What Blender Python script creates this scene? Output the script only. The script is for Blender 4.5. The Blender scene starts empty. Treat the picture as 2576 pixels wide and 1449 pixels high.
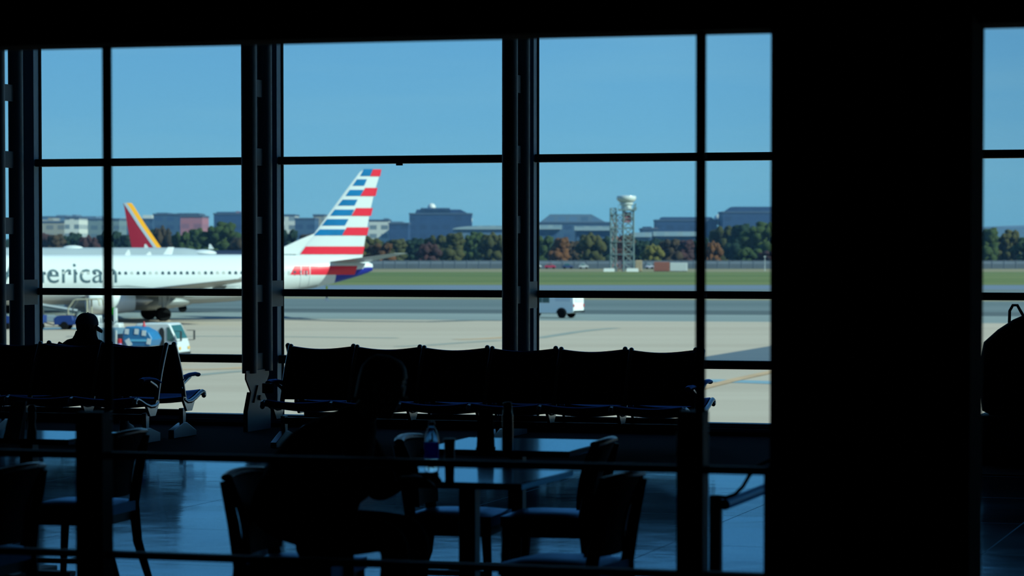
import bpy, bmesh, math, random
from mathutils import Vector, Matrix, Euler
random.seed(7)
PI = math.pi
sc = bpy.context.scene
COL = sc.collection
V = Vector

# ---------------------------------------------------------------- camera maths
f = 7155.0
TH = math.radians(17.1)
PT = math.radians(1.97)
HOR = 618.0
CY = HOR + f*math.tan(PT)
CX = 1288.0
H = 1.75                      # eye above the hall floor
ZA = H - 6.13                 # level of the apron outside
CAM = V((0, 0, H))
R_ = V((math.cos(TH), math.sin(TH), 0))
F_ = V((-math.sin(TH)*math.cos(PT), math.cos(TH)*math.cos(PT), -math.sin(PT)))
U_ = R_.cross(F_)
FH = V((-math.sin(TH), math.cos(TH), 0))    # horizontal forward

def ray(px, py): return F_ + R_*((px-CX)/f) - U_*((py-CY)/f)
def onY(px, py, Y):
    d = ray(px, py); return CAM + d*(Y/d.y)
def onZ(px, py, z):
    d = ray(px, py); return CAM + d*((z-H)/d.z)
def onD(px, py, D):
    d = ray(px, py); return CAM + d*(D/d.dot(FH))
def cam_xy(u, D, z=ZA):       # metres to the right of / ahead of the camera
    p = R_*u + FH*D; return V((p.x, p.y, z))

# ---------------------------------------------------------------- materials
MATS = {}
def mat(name, col, rough=0.6, metal=0.0, spec=0.5, var=0.08, scale=6.0, bump=0.0, coat=0.0, emit=None):
    if name in MATS: return MATS[name]
    m = bpy.data.materials.new(name); m.use_nodes = True
    nt = m.node_tree; b = nt.nodes['Principled BSDF']
    tc = nt.nodes.new('ShaderNodeTexCoord')
    nz = nt.nodes.new('ShaderNodeTexNoise'); nz.inputs['Scale'].default_value = scale; nz.inputs['Detail'].default_value = 4
    nt.links.new(tc.outputs['Object'], nz.inputs['Vector'])
    mx = nt.nodes.new('ShaderNodeMix'); mx.data_type = 'RGBA'
    c = tuple(col)
    mx.inputs[6].default_value = (*[min(1, k*(1-var)) for k in c], 1)
    mx.inputs[7].default_value = (*[min(1, k*(1+var)) for k in c], 1)
    nt.links.new(nz.outputs['Fac'], mx.inputs[0])
    nt.links.new(mx.outputs[2], b.inputs['Base Color'])
    b.inputs['Roughness'].default_value = rough
    b.inputs['Metallic'].default_value = metal
    b.inputs['Specular IOR Level'].default_value = spec
    b.inputs['Coat Weight'].default_value = coat
    if bump:
        bp = nt.nodes.new('ShaderNodeBump'); bp.inputs['Strength'].default_value = bump; bp.inputs['Distance'].default_value = 0.02
        nt.links.new(nz.outputs['Fac'], bp.inputs['Height']); nt.links.new(bp.outputs['Normal'], b.inputs['Normal'])
    if emit:
        b.inputs['Emission Color'].default_value = (*emit[0], 1); b.inputs['Emission Strength'].default_value = emit[1]
    MATS[name] = m
    return m

def glass_mat(name, tint, refl=1.0):
    m = bpy.data.materials.new(name); m.use_nodes = True
    nt = m.node_tree; nt.nodes.clear()
    out = nt.nodes.new('ShaderNodeOutputMaterial')
    tr = nt.nodes.new('ShaderNodeBsdfTransparent'); tr.inputs['Color'].default_value = (*tint, 1)
    gl = nt.nodes.new('ShaderNodeBsdfGlossy'); gl.inputs['Roughness'].default_value = 0.01
    fr = nt.nodes.new('ShaderNodeFresnel'); fr.inputs['IOR'].default_value = 1.25
    ml = nt.nodes.new('ShaderNodeMath'); ml.operation = 'MULTIPLY'; ml.inputs[1].default_value = refl
    mx = nt.nodes.new('ShaderNodeMixShader')
    nt.links.new(fr.outputs[0], ml.inputs[0]); nt.links.new(ml.outputs[0], mx.inputs[0])
    nt.links.new(tr.outputs[0], mx.inputs[1]); nt.links.new(gl.outputs[0], mx.inputs[2]); nt.links.new(mx.outputs[0], out.inputs[0])
    MATS[name] = m
    return m

def terrazzo():
    m = bpy.data.materials.new('terrazzo'); m.use_nodes = True
    nt = m.node_tree; b = nt.nodes['Principled BSDF']
    tc = nt.nodes.new('ShaderNodeTexCoord')
    # chips
    vo = nt.nodes.new('ShaderNodeTexVoronoi'); vo.inputs['Scale'].default_value = 60
    nt.links.new(tc.outputs['Object'], vo.inputs['Vector'])
    cr = nt.nodes.new('ShaderNodeValToRGB')
    cr.color_ramp.elements[0].color = (0.012, 0.018, 0.024, 1); cr.color_ramp.elements[1].color = (0.03, 0.045, 0.06, 1)
    nt.links.new(vo.outputs['Distance'], cr.inputs[0])
    # joints 1.8 m slabs
    br = nt.nodes.new('ShaderNodeTexBrick'); br.offset = 0.0
    br.inputs['Color1'].default_value = (1, 1, 1, 1); br.inputs['Color2'].default_value = (1, 1, 1, 1); br.inputs['Mortar'].default_value = (0, 0, 0, 1)
    br.inputs['Scale'].default_value = 1.0; br.inputs['Mortar Size'].default_value = 0.004
    br.inputs['Brick Width'].default_value = 1.83; br.inputs['Row Height'].default_value = 1.83
    mp = nt.nodes.new('ShaderNodeMapping'); mp.inputs['Location'].default_value = (0.35, 0.29, 0)
    nt.links.new(tc.outputs['Object'], mp.inputs[0]); nt.links.new(mp.outputs[0], br.inputs['Vector'])
    mx = nt.nodes.new('ShaderNodeMix'); mx.data_type = 'RGBA'; mx.blend_type = 'MULTIPLY'; mx.inputs[0].default_value = 0.8
    nt.links.new(cr.outputs[0], mx.inputs[6]); nt.links.new(br.outputs['Color'], mx.inputs[7])
    nt.links.new(mx.outputs[2], b.inputs['Base Color'])
    # polish wear
    nz = nt.nodes.new('ShaderNodeTexNoise'); nz.inputs['Scale'].default_value = 0.8; nz.inputs['Detail'].default_value = 5
    nt.links.new(tc.outputs['Object'], nz.inputs['Vector'])
    rr = nt.nodes.new('ShaderNodeMapRange'); rr.inputs[3].default_value = 0.05; rr.inputs[4].default_value = 0.16
    nt.links.new(nz.outputs['Fac'], rr.inputs[0]); 
    ad = nt.nodes.new('ShaderNodeMath'); ad.operation = 'ADD'
    iv = nt.nodes.new('ShaderNodeMath'); iv.operation = 'MULTIPLY_ADD'; iv.inputs[1].default_value = -0.6; iv.inputs[2].default_value = 0.6
    nt.links.new(br.outputs['Color'], iv.inputs[0])
    nt.links.new(rr.outputs[0], ad.inputs[0]); nt.links.new(iv.outputs[0], ad.inputs[1])
    nt.links.new(ad.outputs[0], b.inputs['Roughness'])
    n2 = nt.nodes.new('ShaderNodeTexNoise'); n2.inputs['Scale'].default_value = 1.6; n2.inputs['Detail'].default_value = 3
    nt.links.new(tc.outputs['Object'], n2.inputs['Vector'])
    bp = nt.nodes.new('ShaderNodeBump'); bp.inputs['Strength'].default_value = 0.09; bp.inputs['Distance'].default_value = 0.05
    nt.links.new(n2.outputs['Fac'], bp.inputs['Height']); nt.links.new(bp.outputs['Normal'], b.inputs['Normal'])
    b.inputs['Specular IOR Level'].default_value = 0.5
    b.inputs['Specular IOR Level'].default_value = 0.0
    gl = nt.nodes.new('ShaderNodeBsdfGlossy'); gl.inputs['Color'].default_value = (0.52, 0.80, 0.97, 1)
    nt.links.new(ad.outputs[0], gl.inputs['Roughness']); nt.links.new(bp.outputs['Normal'], gl.inputs['Normal'])
    fr = nt.nodes.new('ShaderNodeFresnel'); fr.inputs['IOR'].default_value = 1.5
    ms = nt.nodes.new('ShaderNodeMixShader'); nt.links.new(fr.outputs[0], ms.inputs[0])
    nt.links.new(b.outputs[0], ms.inputs[1]); nt.links.new(gl.outputs[0], ms.inputs[2])
    nt.links.new(ms.outputs[0], nt.nodes['Material Output'].inputs['Surface'])
    MATS['terrazzo'] = m
    return m

def tint_gloss(m, col, rough, ior=1.5):
    nt = m.node_tree; b = nt.nodes['Principled BSDF']; b.inputs['Specular IOR Level'].default_value = 0.0
    g = nt.nodes.new('ShaderNodeBsdfGlossy'); g.inputs['Color'].default_value = (*col, 1); g.inputs['Roughness'].default_value = rough
    fr = nt.nodes.new('ShaderNodeFresnel'); fr.inputs['IOR'].default_value = ior; mx = nt.nodes.new('ShaderNodeMixShader')
    nt.links.new(fr.outputs[0], mx.inputs[0]); nt.links.new(b.outputs[0], mx.inputs[1]); nt.links.new(g.outputs[0], mx.inputs[2])
    nt.links.new(mx.outputs[0], nt.nodes['Material Output'].inputs['Surface'])
    return m

def ground_mat(name, c1, c2, sx=0.02, sy=0.25, detail=6, rough=0.85):
    """weathered paving: streaks that run across the view direction of the taxiways"""
    m = bpy.data.materials.new(name); m.use_nodes = True
    nt = m.node_tree; b = nt.nodes['Principled BSDF']
    tc = nt.nodes.new('ShaderNodeTexCoord')
    mp = nt.nodes.new('ShaderNodeMapping'); mp.vector_type = 'TEXTURE'
    mp.inputs['Rotation'].default_value = (0, 0, TH); mp.inputs['Scale'].default_value = (1/sx, 1/sy, 1)
    nt.links.new(tc.outputs['Object'], mp.inputs[0])
    nz = nt.nodes.new('ShaderNodeTexNoise'); nz.inputs['Scale'].default_value = 1; nz.inputs['Detail'].default_value = detail; nz.inputs['Roughness'].default_value = 0.6
    nt.links.new(mp.outputs[0], nz.inputs['Vector'])
    cr = nt.nodes.new('ShaderNodeValToRGB')
    cr.color_ramp.elements[0].position = 0.3; cr.color_ramp.elements[1].position = 0.7
    cr.color_ramp.elements[0].color = (*c1, 1); cr.color_ramp.elements[1].color = (*c2, 1)
    nt.links.new(nz.outputs['Fac'], cr.inputs[0]); nt.links.new(cr.outputs[0], b.inputs['Base Color'])
    b.inputs['Roughness'].default_value = rough
    b.inputs['Specular IOR Level'].default_value = 0.2
    MATS[name] = m
    return m

def facade_mat(name, wall, win, w=4.0, h=3.5, mortar=0.3, offset=0.0):
    """wall with a regular grid of windows"""
    m = bpy.data.materials.new(name); m.use_nodes = True
    nt = m.node_tree; b = nt.nodes['Principled BSDF']
    tc = nt.nodes.new('ShaderNodeTexCoord')
    sp = nt.nodes.new('ShaderNodeSeparateXYZ'); cb = nt.nodes.new('ShaderNodeCombineXYZ')
    ad = nt.nodes.new('ShaderNodeMath'); ad.operation = 'ADD'
    nt.links.new(tc.outputs['Object'], sp.inputs[0]); nt.links.new(sp.outputs[0], ad.inputs[0]); nt.links.new(sp.outputs[1], ad.inputs[1])
    nt.links.new(ad.outputs[0], cb.inputs[0]); nt.links.new(sp.outputs[2], cb.inputs[1])
    br = nt.nodes.new('ShaderNodeTexBrick'); br.offset = offset
    br.inputs['Color1'].default_value = (*win, 1); br.inputs['Color2'].default_value = (*[k*1.5 for k in win], 1); br.inputs['Mortar'].default_value = (*wall, 1)
    br.inputs['Scale'].default_value = 1.0; br.inputs['Mortar Size'].default_value = mortar*min(w, h)
    br.inputs['Brick Width'].default_value = w; br.inputs['Row Height'].default_value = h
    nt.links.new(cb.outputs[0], br.inputs['Vector']); nt.links.new(br.outputs['Color'], b.inputs['Base Color'])
    b.inputs['Roughness'].default_value = 0.6
    MATS[name] = m
    return m

def leaf_mat(name, c1, c2):
    m = bpy.data.materials.new(name); m.use_nodes = True
    nt = m.node_tree; b = nt.nodes['Principled BSDF']
    tc = nt.nodes.new('ShaderNodeTexCoord')
    oi = nt.nodes.new('ShaderNodeObjectInfo')
    ad = nt.nodes.new('ShaderNodeVectorMath'); ad.operation = 'ADD'
    nt.links.new(tc.outputs['Object'], ad.inputs[0]); nt.links.new(oi.outputs['Location'], ad.inputs[1])
    nz = nt.nodes.new('ShaderNodeTexNoise'); nz.inputs['Scale'].default_value = 0.7; nz.inputs['Detail'].default_value = 8; nz.inputs['Roughness'].default_value = 0.75
    nt.links.new(ad.outputs[0], nz.inputs['Vector'])
    cr = nt.nodes.new('ShaderNodeValToRGB'); cr.color_ramp.elements[0].position = 0.35; cr.color_ramp.elements[1].position = 0.65
    cr.color_ramp.elements[0].color = (*c1, 1); cr.color_ramp.elements[1].color = (*c2, 1)
    nt.links.new(nz.outputs['Fac'], cr.inputs[0]); nt.links.new(cr.outputs[0], b.inputs['Base Color'])
    b.inputs['Roughness'].default_value = 0.9; b.inputs['Specular IOR Level'].default_value = 0.1
    bp = nt.nodes.new('ShaderNodeBump'); bp.inputs['Strength'].default_value = 1.0; bp.inputs['Distance'].default_value = 0.8
    nt.links.new(nz.outputs['Fac'], bp.inputs['Height']); nt.links.new(bp.outputs['Normal'], b.inputs['Normal'])
    MATS[name] = m
    return m

# ---------------------------------------------------------------- mesh builder
class MB:
    def __init__(s): s.v = []; s.f = []; s.mi = []; s.cur = 0
    def m(s, i): s.cur = i; return s
    def add(s, vs, fs):
        o = len(s.v); s.v += [V(p) for p in vs]
        for q in fs: s.f.append(tuple(o+i for i in q)); s.mi.append(s.cur)
        return s
    def box(s, c, d, rot=None, taper=1.0):
        c = V(c); hx, hy, hz = d[0]/2, d[1]/2, d[2]/2
        vs = []
        for z, k in ((-hz, 1.0), (hz, taper)):
            for x, y in ((-hx, -hy), (hx, -hy), (hx, hy), (-hx, hy)): vs.append(V((x*k, y*k, z)))
        if rot is not None:
            M = rot if isinstance(rot, Matrix) else Euler(rot).to_matrix()
            vs = [M @ p for p in vs]
        return s.add([c+p for p in vs], [(3, 2, 1, 0), (4, 5, 6, 7), (0, 1, 5, 4), (1, 2, 6, 5), (2, 3, 7, 6), (3, 0, 4, 7)])
    def bx(s, x0, x1, y0, y1, z0, z1):
        return s.box(((x0+x1)/2, (y0+y1)/2, (z0+z1)/2), (x1-x0, y1-y0, z1-z0))
    def prism(s, pts, ext):
        ext = V(ext); n = len(pts); pts = [V(p) for p in pts]
        nrm = V((0, 0, 0))
        for i in range(n): nrm += pts[i].cross(pts[(i+1) % n])
        if nrm.dot(ext) > 0: pts = pts[::-1]
        vs = pts + [p+ext for p in pts]
        fs = [tuple(range(n)), tuple(range(2*n-1, n-1, -1))] + [(i, n+i, n+(i+1) % n, (i+1) % n) for i in range(n)]
        return s.add(vs, fs)
    def loft(s, rings, cap=True, closed=True):
        n = len(rings[0]); vs = [p for r in rings for p in r]; fs = []
        for j in range(len(rings)-1):
            for i in range(n if closed else n-1):
                a = j*n+i; b = j*n+(i+1) % n
                fs.append((a, b, b+n, a+n))
        if cap and closed:
            fs.append(tuple(range(n-1, -1, -1))); fs.append(tuple((len(rings)-1)*n+i for i in range(n)))
        return s.add(vs, fs)
    def cyl(s, p0, p1, r0, r1=None, n=16, cap=True):
        r1 = r0 if r1 is None else r1
        p0 = V(p0); p1 = V(p1); d = (p1-p0).normalized()
        a = d.orthogonal().normalized(); b = d.cross(a)
        mk = lambda p, r: [p + a*(math.cos(2*PI*i/n)*r) + b*(math.sin(2*PI*i/n)*r) for i in range(n)]
        return s.loft([mk(p0, r0), mk(p1, r1)], cap)
    def tube(s, path, r, n=10, flat=None, up=None, cap=True):
        """round tube along a path; r number or list; flat=(w,t) gives a rounded bar lying in the plane normal to up"""
        path = [V(p) for p in path]; N = len(path); rings = []
        prev = None
        for i, p in enumerate(path):
            d = (path[min(i+1, N-1)] - path[max(i-1, 0)]).normalized()
            if up is not None:
                a = V(up).normalized(); a = (a - d*a.dot(d)).normalized()
            elif prev is None: a = d.orthogonal().normalized()
            else: a = (prev - d*prev.dot(d)).normalized()
            prev = a; b = d.cross(a)
            rr = r[i] if isinstance(r, (list, tuple)) else r
            ra, rb = (rr, rr) if flat is None else (flat[0]*rr, flat[1]*rr)
            rings.append([p + a*(math.cos(2*PI*k/n)*ra) + b*(math.sin(2*PI*k/n)*rb) for k in range(n)])
        return s.loft(rings, cap)
    def ell(s, c, r, n=16, m=10, rot=None):
        c = V(c); r = (r, r, r) if isinstance(r, (int, float)) else r
        rings = []
        M = Euler(rot).to_matrix() if rot is not None else Matrix.Identity(3)
        for j in range(m+1):
            ph = -PI/2 + PI*(j if 0 < j < m else (0.02 if j == 0 else m-0.02))/m
            rings.append([c + M @ V((r[0]*math.cos(ph)*math.cos(2*PI*i/n), r[1]*math.cos(ph)*math.sin(2*PI*i/n), r[2]*math.sin(ph))) for i in range(n)])
        return s.loft(rings)
    def lathe(s, c, prof, n=24, axis='z'):
        c = V(c); rings = []
        for rr, h in prof:
            rr = max(rr, 0.0005)
            if axis == 'z': rings.append([c + V((rr*math.cos(2*PI*i/n), rr*math.sin(2*PI*i/n), h)) for i in range(n)])
            elif axis == 'x': rings.append([c + V((h, rr*math.cos(2*PI*i/n), rr*math.sin(2*PI*i/n))) for i in range(n)])
            else: rings.append([c + V((rr*math.sin(2*PI*i/n), h, rr*math.cos(2*PI*i/n))) for i in range(n)])
        return s.loft(rings)
    def grid(s, fn, nu, nv, thick=None):
        """surface fn(u,v)->point ; thick vector fn or None"""
        P = [[V(fn(i/nu, j/nv)) for i in range(nu+1)] for j in range(nv+1)]
        if thick is None:
            vs = [p for r in P for p in r]
            return s.add(vs, [(j*(nu+1)+i, j*(nu+1)+i+1, (j+1)*(nu+1)+i+1, (j+1)*(nu+1)+i) for j in range(nv) for i in range(nu)])
        t = V(thick); n1 = (nu+1)*(nv+1)
        vs = [p for r in P for p in r] + [p+t for r in P for p in r]
        fs = []
        ix = lambda i, j: j*(nu+1)+i
        for j in range(nv):
            for i in range(nu):
                fs.append((ix(i, j), ix(i, j+1), ix(i+1, j+1), ix(i+1, j)))
                fs.append((n1+ix(i, j), n1+ix(i+1, j), n1+ix(i+1, j+1), n1+ix(i, j+1)))
        for i in range(nu):
            fs.append((ix(i, 0), ix(i+1, 0), n1+ix(i+1, 0), n1+ix(i, 0)))
            fs.append((ix(i+1, nv), ix(i, nv), n1+ix(i, nv), n1+ix(i+1, nv)))
        for j in range(nv):
            fs.append((ix(0, j+1), ix(0, j), n1+ix(0, j), n1+ix(0, j+1)))
            fs.append((ix(nu, j), ix(nu, j+1), n1+ix(nu, j+1), n1+ix(nu, j)))
        return s.add(vs, fs)
    def build(s, name, mats, parent=None, bevel=0.0, smooth=35):
        me = bpy.data.meshes.new(name)
        me.from_pydata([tuple(p) for p in s.v], [], s.f)
        mats = mats if isinstance(mats, (list, tuple)) else [mats]
        for m_ in mats: me.materials.append(m_)
        me.polygons.foreach_set('material_index', s.mi)
        bm = bmesh.new(); bm.from_mesh(me); bmesh.ops.recalc_face_normals(bm, faces=bm.faces); bm.to_mesh(me); bm.free()
        if smooth:
            me.polygons.foreach_set('use_smooth', [True]*len(me.polygons))
            me.set_sharp_from_angle(angle=math.radians(smooth))
        me.update()
        o = bpy.data.objects.new(name, me); COL.objects.link(o)
        if parent is not None: o.parent = parent
        if bevel:
            b = o.modifiers.new('bevel', 'BEVEL'); b.width = bevel; b.segments = 2; b.limit_method = 'ANGLE'
        return o

def tag(o, label=None, cat=None, group=None, kind=None):
    if label: o['label'] = label
    if cat: o['category'] = cat
    if group: o['group'] = group
    if kind: o['kind'] = kind
    return o
def thing(name, label, cat, loc=(0, 0, 0), rz=0, group=None):
    o = bpy.data.objects.new(name, None); o.empty_display_size = 0.2
    COL.objects.link(o); o.location = loc; o.rotation_euler = (0, 0, rz)
    return tag(o, label, cat, group)
def struct(name, mb, m, label=None, **k):
    o = mb.build(name, m, **k); o['kind'] = 'structure'
    if label: o['label'] = label
    return o
KIDS = {}
def kids(o): return [c for c in bpy.data.objects if c.parent == o]
def copy_tree(o, parent=None):
    c = o.copy(); COL.objects.link(c); c.parent = parent
    for ch in kids(o): copy_tree(ch, c)
    return c

# ================================================================= palette
m_floor = terrazzo()
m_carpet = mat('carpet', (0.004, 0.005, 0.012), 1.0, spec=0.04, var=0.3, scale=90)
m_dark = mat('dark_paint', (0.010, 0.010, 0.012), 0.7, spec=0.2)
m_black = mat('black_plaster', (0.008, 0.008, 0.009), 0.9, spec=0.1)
m_wood = mat('espresso_wood', (0.012, 0.008, 0.007), 0.55, spec=0.25, var=0.3, scale=14)
m_steel = mat('painted_steel', (0.05, 0.12, 0.17), 0.5, spec=0.5, var=0.04)
m_mull = mat('mullion_metal', (0.17, 0.36, 0.52), 0.5, metal=0.0, var=0.03)
m_trans = mat('transom_metal', (0.05, 0.055, 0.065), 0.5, spec=0.4, var=0.03)
m_plate = mat('plate_steel', (0.035, 0.095, 0.14), 0.5, var=0.04)
m_alu = mat('cast_aluminium', (0.45, 0.50, 0.56), 0.28, metal=0.9, var=0.05)
m_vinyl = mat('black_vinyl', (0.006, 0.012, 0.04), 0.55, spec=0.25, var=0.15, scale=30, bump=0.1)
m_beam = mat('beam_paint', (0.01, 0.01, 0.012), 0.4)
m_pane = glass_mat('window_glass', (0.83, 0.985, 1.0), 0.8)
m_pane2 = glass_mat('partition_glass', (0.99, 1.0, 1.0), 0.5)

# ================================================================= the hall
YF = 25.6
X_L, X_R, Y_B = -24.0, 5.0, -5.0
ZC = 4.7
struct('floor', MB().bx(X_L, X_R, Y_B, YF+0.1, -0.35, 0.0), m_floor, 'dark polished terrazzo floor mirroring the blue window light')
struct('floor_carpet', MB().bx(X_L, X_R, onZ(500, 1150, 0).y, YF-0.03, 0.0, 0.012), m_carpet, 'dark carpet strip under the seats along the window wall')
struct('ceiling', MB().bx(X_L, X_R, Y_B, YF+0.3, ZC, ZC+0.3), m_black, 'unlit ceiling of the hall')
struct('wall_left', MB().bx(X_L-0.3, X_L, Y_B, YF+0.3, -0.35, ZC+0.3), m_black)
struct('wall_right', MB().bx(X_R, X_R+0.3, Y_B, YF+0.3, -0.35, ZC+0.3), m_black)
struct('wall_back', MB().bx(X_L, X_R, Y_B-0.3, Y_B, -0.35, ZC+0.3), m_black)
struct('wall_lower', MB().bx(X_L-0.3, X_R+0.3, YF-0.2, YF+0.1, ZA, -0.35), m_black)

# -- glazed front, one window unit per bay
Xm0 = onY(709, 404, YF).x
BAY = (onY(1350, 392, YF).x - onY(97, 404, YF).x)/2
zt = lambda y1, y2, x: (onY(x, y2, YF-0.1).z, onY(x, y1, YF-0.1).z)
T_UP = zt(391.5, 411, 1000); T_LO = zt(729, 747, 1000); T_BO = zt(892, 912, 540); Z_SILL = onY(540, 1041, YF-0.1).z
struct('wall_front', MB().bx(X_L, X_R, YF-0.06, YF+0.1, 0.0, Z_SILL-0.04).bx(X_L, X_R, YF-0.06, YF+0.1, 4.5, ZC), m_dark,
       'low dark upstand wall under the window wall')
sill = MB().bx(X_L, X_R, YF-0.11, YF+0.06, Z_SILL-0.04, Z_SILL)
sill.bx(X_L, X_R, YF-0.16, YF-0.11, Z_SILL-0.075, Z_SILL-0.045)
struct('trim_1', sill, m_mull, 'thin metal sill running under the window wall')
n = 0
for k in range(-5, 6):
    xr = Xm0 + k*BAY                      # right edge of this bay's mullion
    if xr + 0.1 < X_L or xr + BAY > X_R + BAY: continue
    n += 1
    w = thing('window_%d' % n, None, None, (xr, YF, 0)); w['kind'] = 'structure'
    MB().bx(-0.155, -0.008, -0.11, 0.004, Z_SILL, 4.5).build('mullion', m_mull, w, bevel=0.004)
    MB().bx(-0.012, 0.0, 0.004, 0.05, Z_SILL, 4.5).build('gasket', m_black, w)
    for a, b in (T_UP, T_LO, T_BO):
        MB().bx(0, BAY-0.155, -0.10, 0.03, a, b).build('transom', m_trans, w, bevel=0.003)
    for a, b in ((Z_SILL, T_BO[0]), (T_BO[1], T_LO[0]), (T_LO[1], T_UP[0]), (T_UP[1], 4.5)):
        MB().bx(0, BAY-0.155, 0.010, 0.022, a, b).build('pane', m_pane, w)
    if k == 0:
        p = onY(1005, 411, YF-0.1); MB().bx(p.x-xr-0.03, p.x-xr+0.03, -0.115, -0.09, T_UP[0]-0.02, T_UP[0]+0.01).build('latch', m_dark, w)

# -- twin-tube columns standing just inside the glass
def column(px_near_right, label, first=None):
    """px of the right flank of the near tube"""
    Yn = 24.72; Yf_ = 25.10; r = 0.0725
    xn = onY(px_near_right, 500, Yn).x - r
    if first is not None:
        c = copy_tree(first); c.location = (xn, Yn, 0); c['label'] = label; return c
    t = thing('twin_tube_column', label, 'column', (xn, Yn, 0), 0, 'twin-tube columns along the window wall')
    zb = onY(620, 939, Yn).z
    MB().cyl((0, 0, zb), (0, 0, ZC), r, n=32).build('near_tube', m_steel, t)
    MB().cyl((0, Yf_-Yn, zb+0.01), (0, Yf_-Yn, ZC), r, n=32).build('far_tube', m_steel, t)
    for yc in (64, 233, 401, 568, 735, 902):
        z = onY(14, yc, Yn+0.19).z
        MB().bx(-0.012, 0.012, 0.03, Yf_-Yn-0.03, z-0.08, z+0.08).build('connecting_plate', m_plate, t)
    z0, z1 = onY(690, 771, 25.3).z, onY(690, 706, 25.3).z
    MB().bx(-0.03, 0.03, Yf_-Yn+0.05, YF-0.11-Yn+0.003, z0, z1).build('wall_bracket', m_plate, t)
    # hourglass foot plate seen from its right side, with a thick near flange
    L = Yf_-Yn
    waist = onY(640, 985, Yn+0.1).z
    prof = [(-0.16, zb+0.03), (0.41, zb+0.03), (0.41, zb-0.03), (0.27, waist), (0.41, 0.24), (0.45, 0.18),
            (0.45, 0.012), (-0.13, 0.012), (-0.13, 0.20), (-0.04, waist), (-0.16, zb-0.05)]
    MB().prism([(0.018, y, z) for y, z in prof], (0.012, 0, 0)).build('foot_plate', m_plate, t, bevel=0.003)
    fl = MB()
    for (ya, za), (yb, zb_), wx in (((-0.13, 0.012), (-0.13, 0.20), 0.012), ((-0.13, 0.20), (-0.04, waist), 0.012), ((-0.04, waist), (-0.16, zb-0.05), -0.016), ((-0.16, zb-0.05), (-0.16, zb), -0.016)):
        fl.prism([(-wx, ya, za), (-wx, yb, zb_), (-wx, yb+0.02, zb_), (-wx, ya+0.02, za)], (wx+0.031, 0, 0))
    fl.prism([(0.031, 0.02, waist-0.10), (0.031, 0.0, waist-0.10), (0.031, 0.10, waist+0.06), (0.031, 0.115, waist+0.06)], (0.015, 0, 0))
    fl.build('foot_flange', m_trans, t)
    MB().cyl((0.028, L/2-0.03, waist-0.06), (0.05, L/2-0.03, waist-0.06), 0.024, n=12).build('bolt', m_trans, t)
    return t
col0 = column(645, 'twin grey tube column with an hourglass foot, between the two seat rows')
column(1302, 'twin grey tube column rising behind the middle of the long seat row', col0)
column(12, 'twin grey tube column at the left edge, open gap between its tubes', col0)

# ================================================================= partition in front
YP = 9.63
def xP(px, y, d=0): return onY(px, y, YP+d).x
z_head = onY(1288, 93, YP).z
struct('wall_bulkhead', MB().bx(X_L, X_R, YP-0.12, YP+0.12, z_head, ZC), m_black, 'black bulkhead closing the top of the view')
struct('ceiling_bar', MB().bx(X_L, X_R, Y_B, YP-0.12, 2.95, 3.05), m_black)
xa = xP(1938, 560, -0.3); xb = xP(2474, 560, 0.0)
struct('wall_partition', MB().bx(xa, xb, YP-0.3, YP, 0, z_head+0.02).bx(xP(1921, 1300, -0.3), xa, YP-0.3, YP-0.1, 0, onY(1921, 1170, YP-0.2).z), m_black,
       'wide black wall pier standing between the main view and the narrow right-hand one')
part = thing('glazed_partition', 'dark framed glazed screen with a waist rail, closest to the camera', 'partition', (0, YP, 0))
def pst(px0, px1, lx0, lx1, y_split):
    zs = onY((lx0+lx1)/2, y_split, YP).z
    MB().bx(xP(px0, 500, -0.012), xP(px1, 500, 0.012), -0.012, 0.012, zs, z_head).build('post', m_dark, part, bevel=0.004)
    MB().bx(xP(lx0, 1250, -0.05), xP(lx1, 1250, 0.05), -0.05, 0.05, 0, zs).build('lower_post', m_wood, part, bevel=0.006)
pst(257, 284, 189, 286, 1035)
pst(1749, 1777, 1700, 1784, 1033)
def rail(y0, y1, xref):
    z1 = onY(xref, y0, YP).z; z0 = onY(xref, y1, YP).z
    MB().bx(X_L+0.1, xa, -0.03, 0.03, z0, z1).build('rail', m_wood, part, bevel=0.004)
rail(1155, 1174, 1085); rail(1397, 1414, 600)
z_rt = onY(1085, 1165, YP).z
for a, b in ((xP(0, 600)-3, xP(263, 500)), (xP(277, 500), xP(1755, 500)), (xP(1770, 500), xa)):
    MB().bx(a, b, -0.004, 0.004, z_rt, z_head).build('glass_panel', m_pane2, part)

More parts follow.
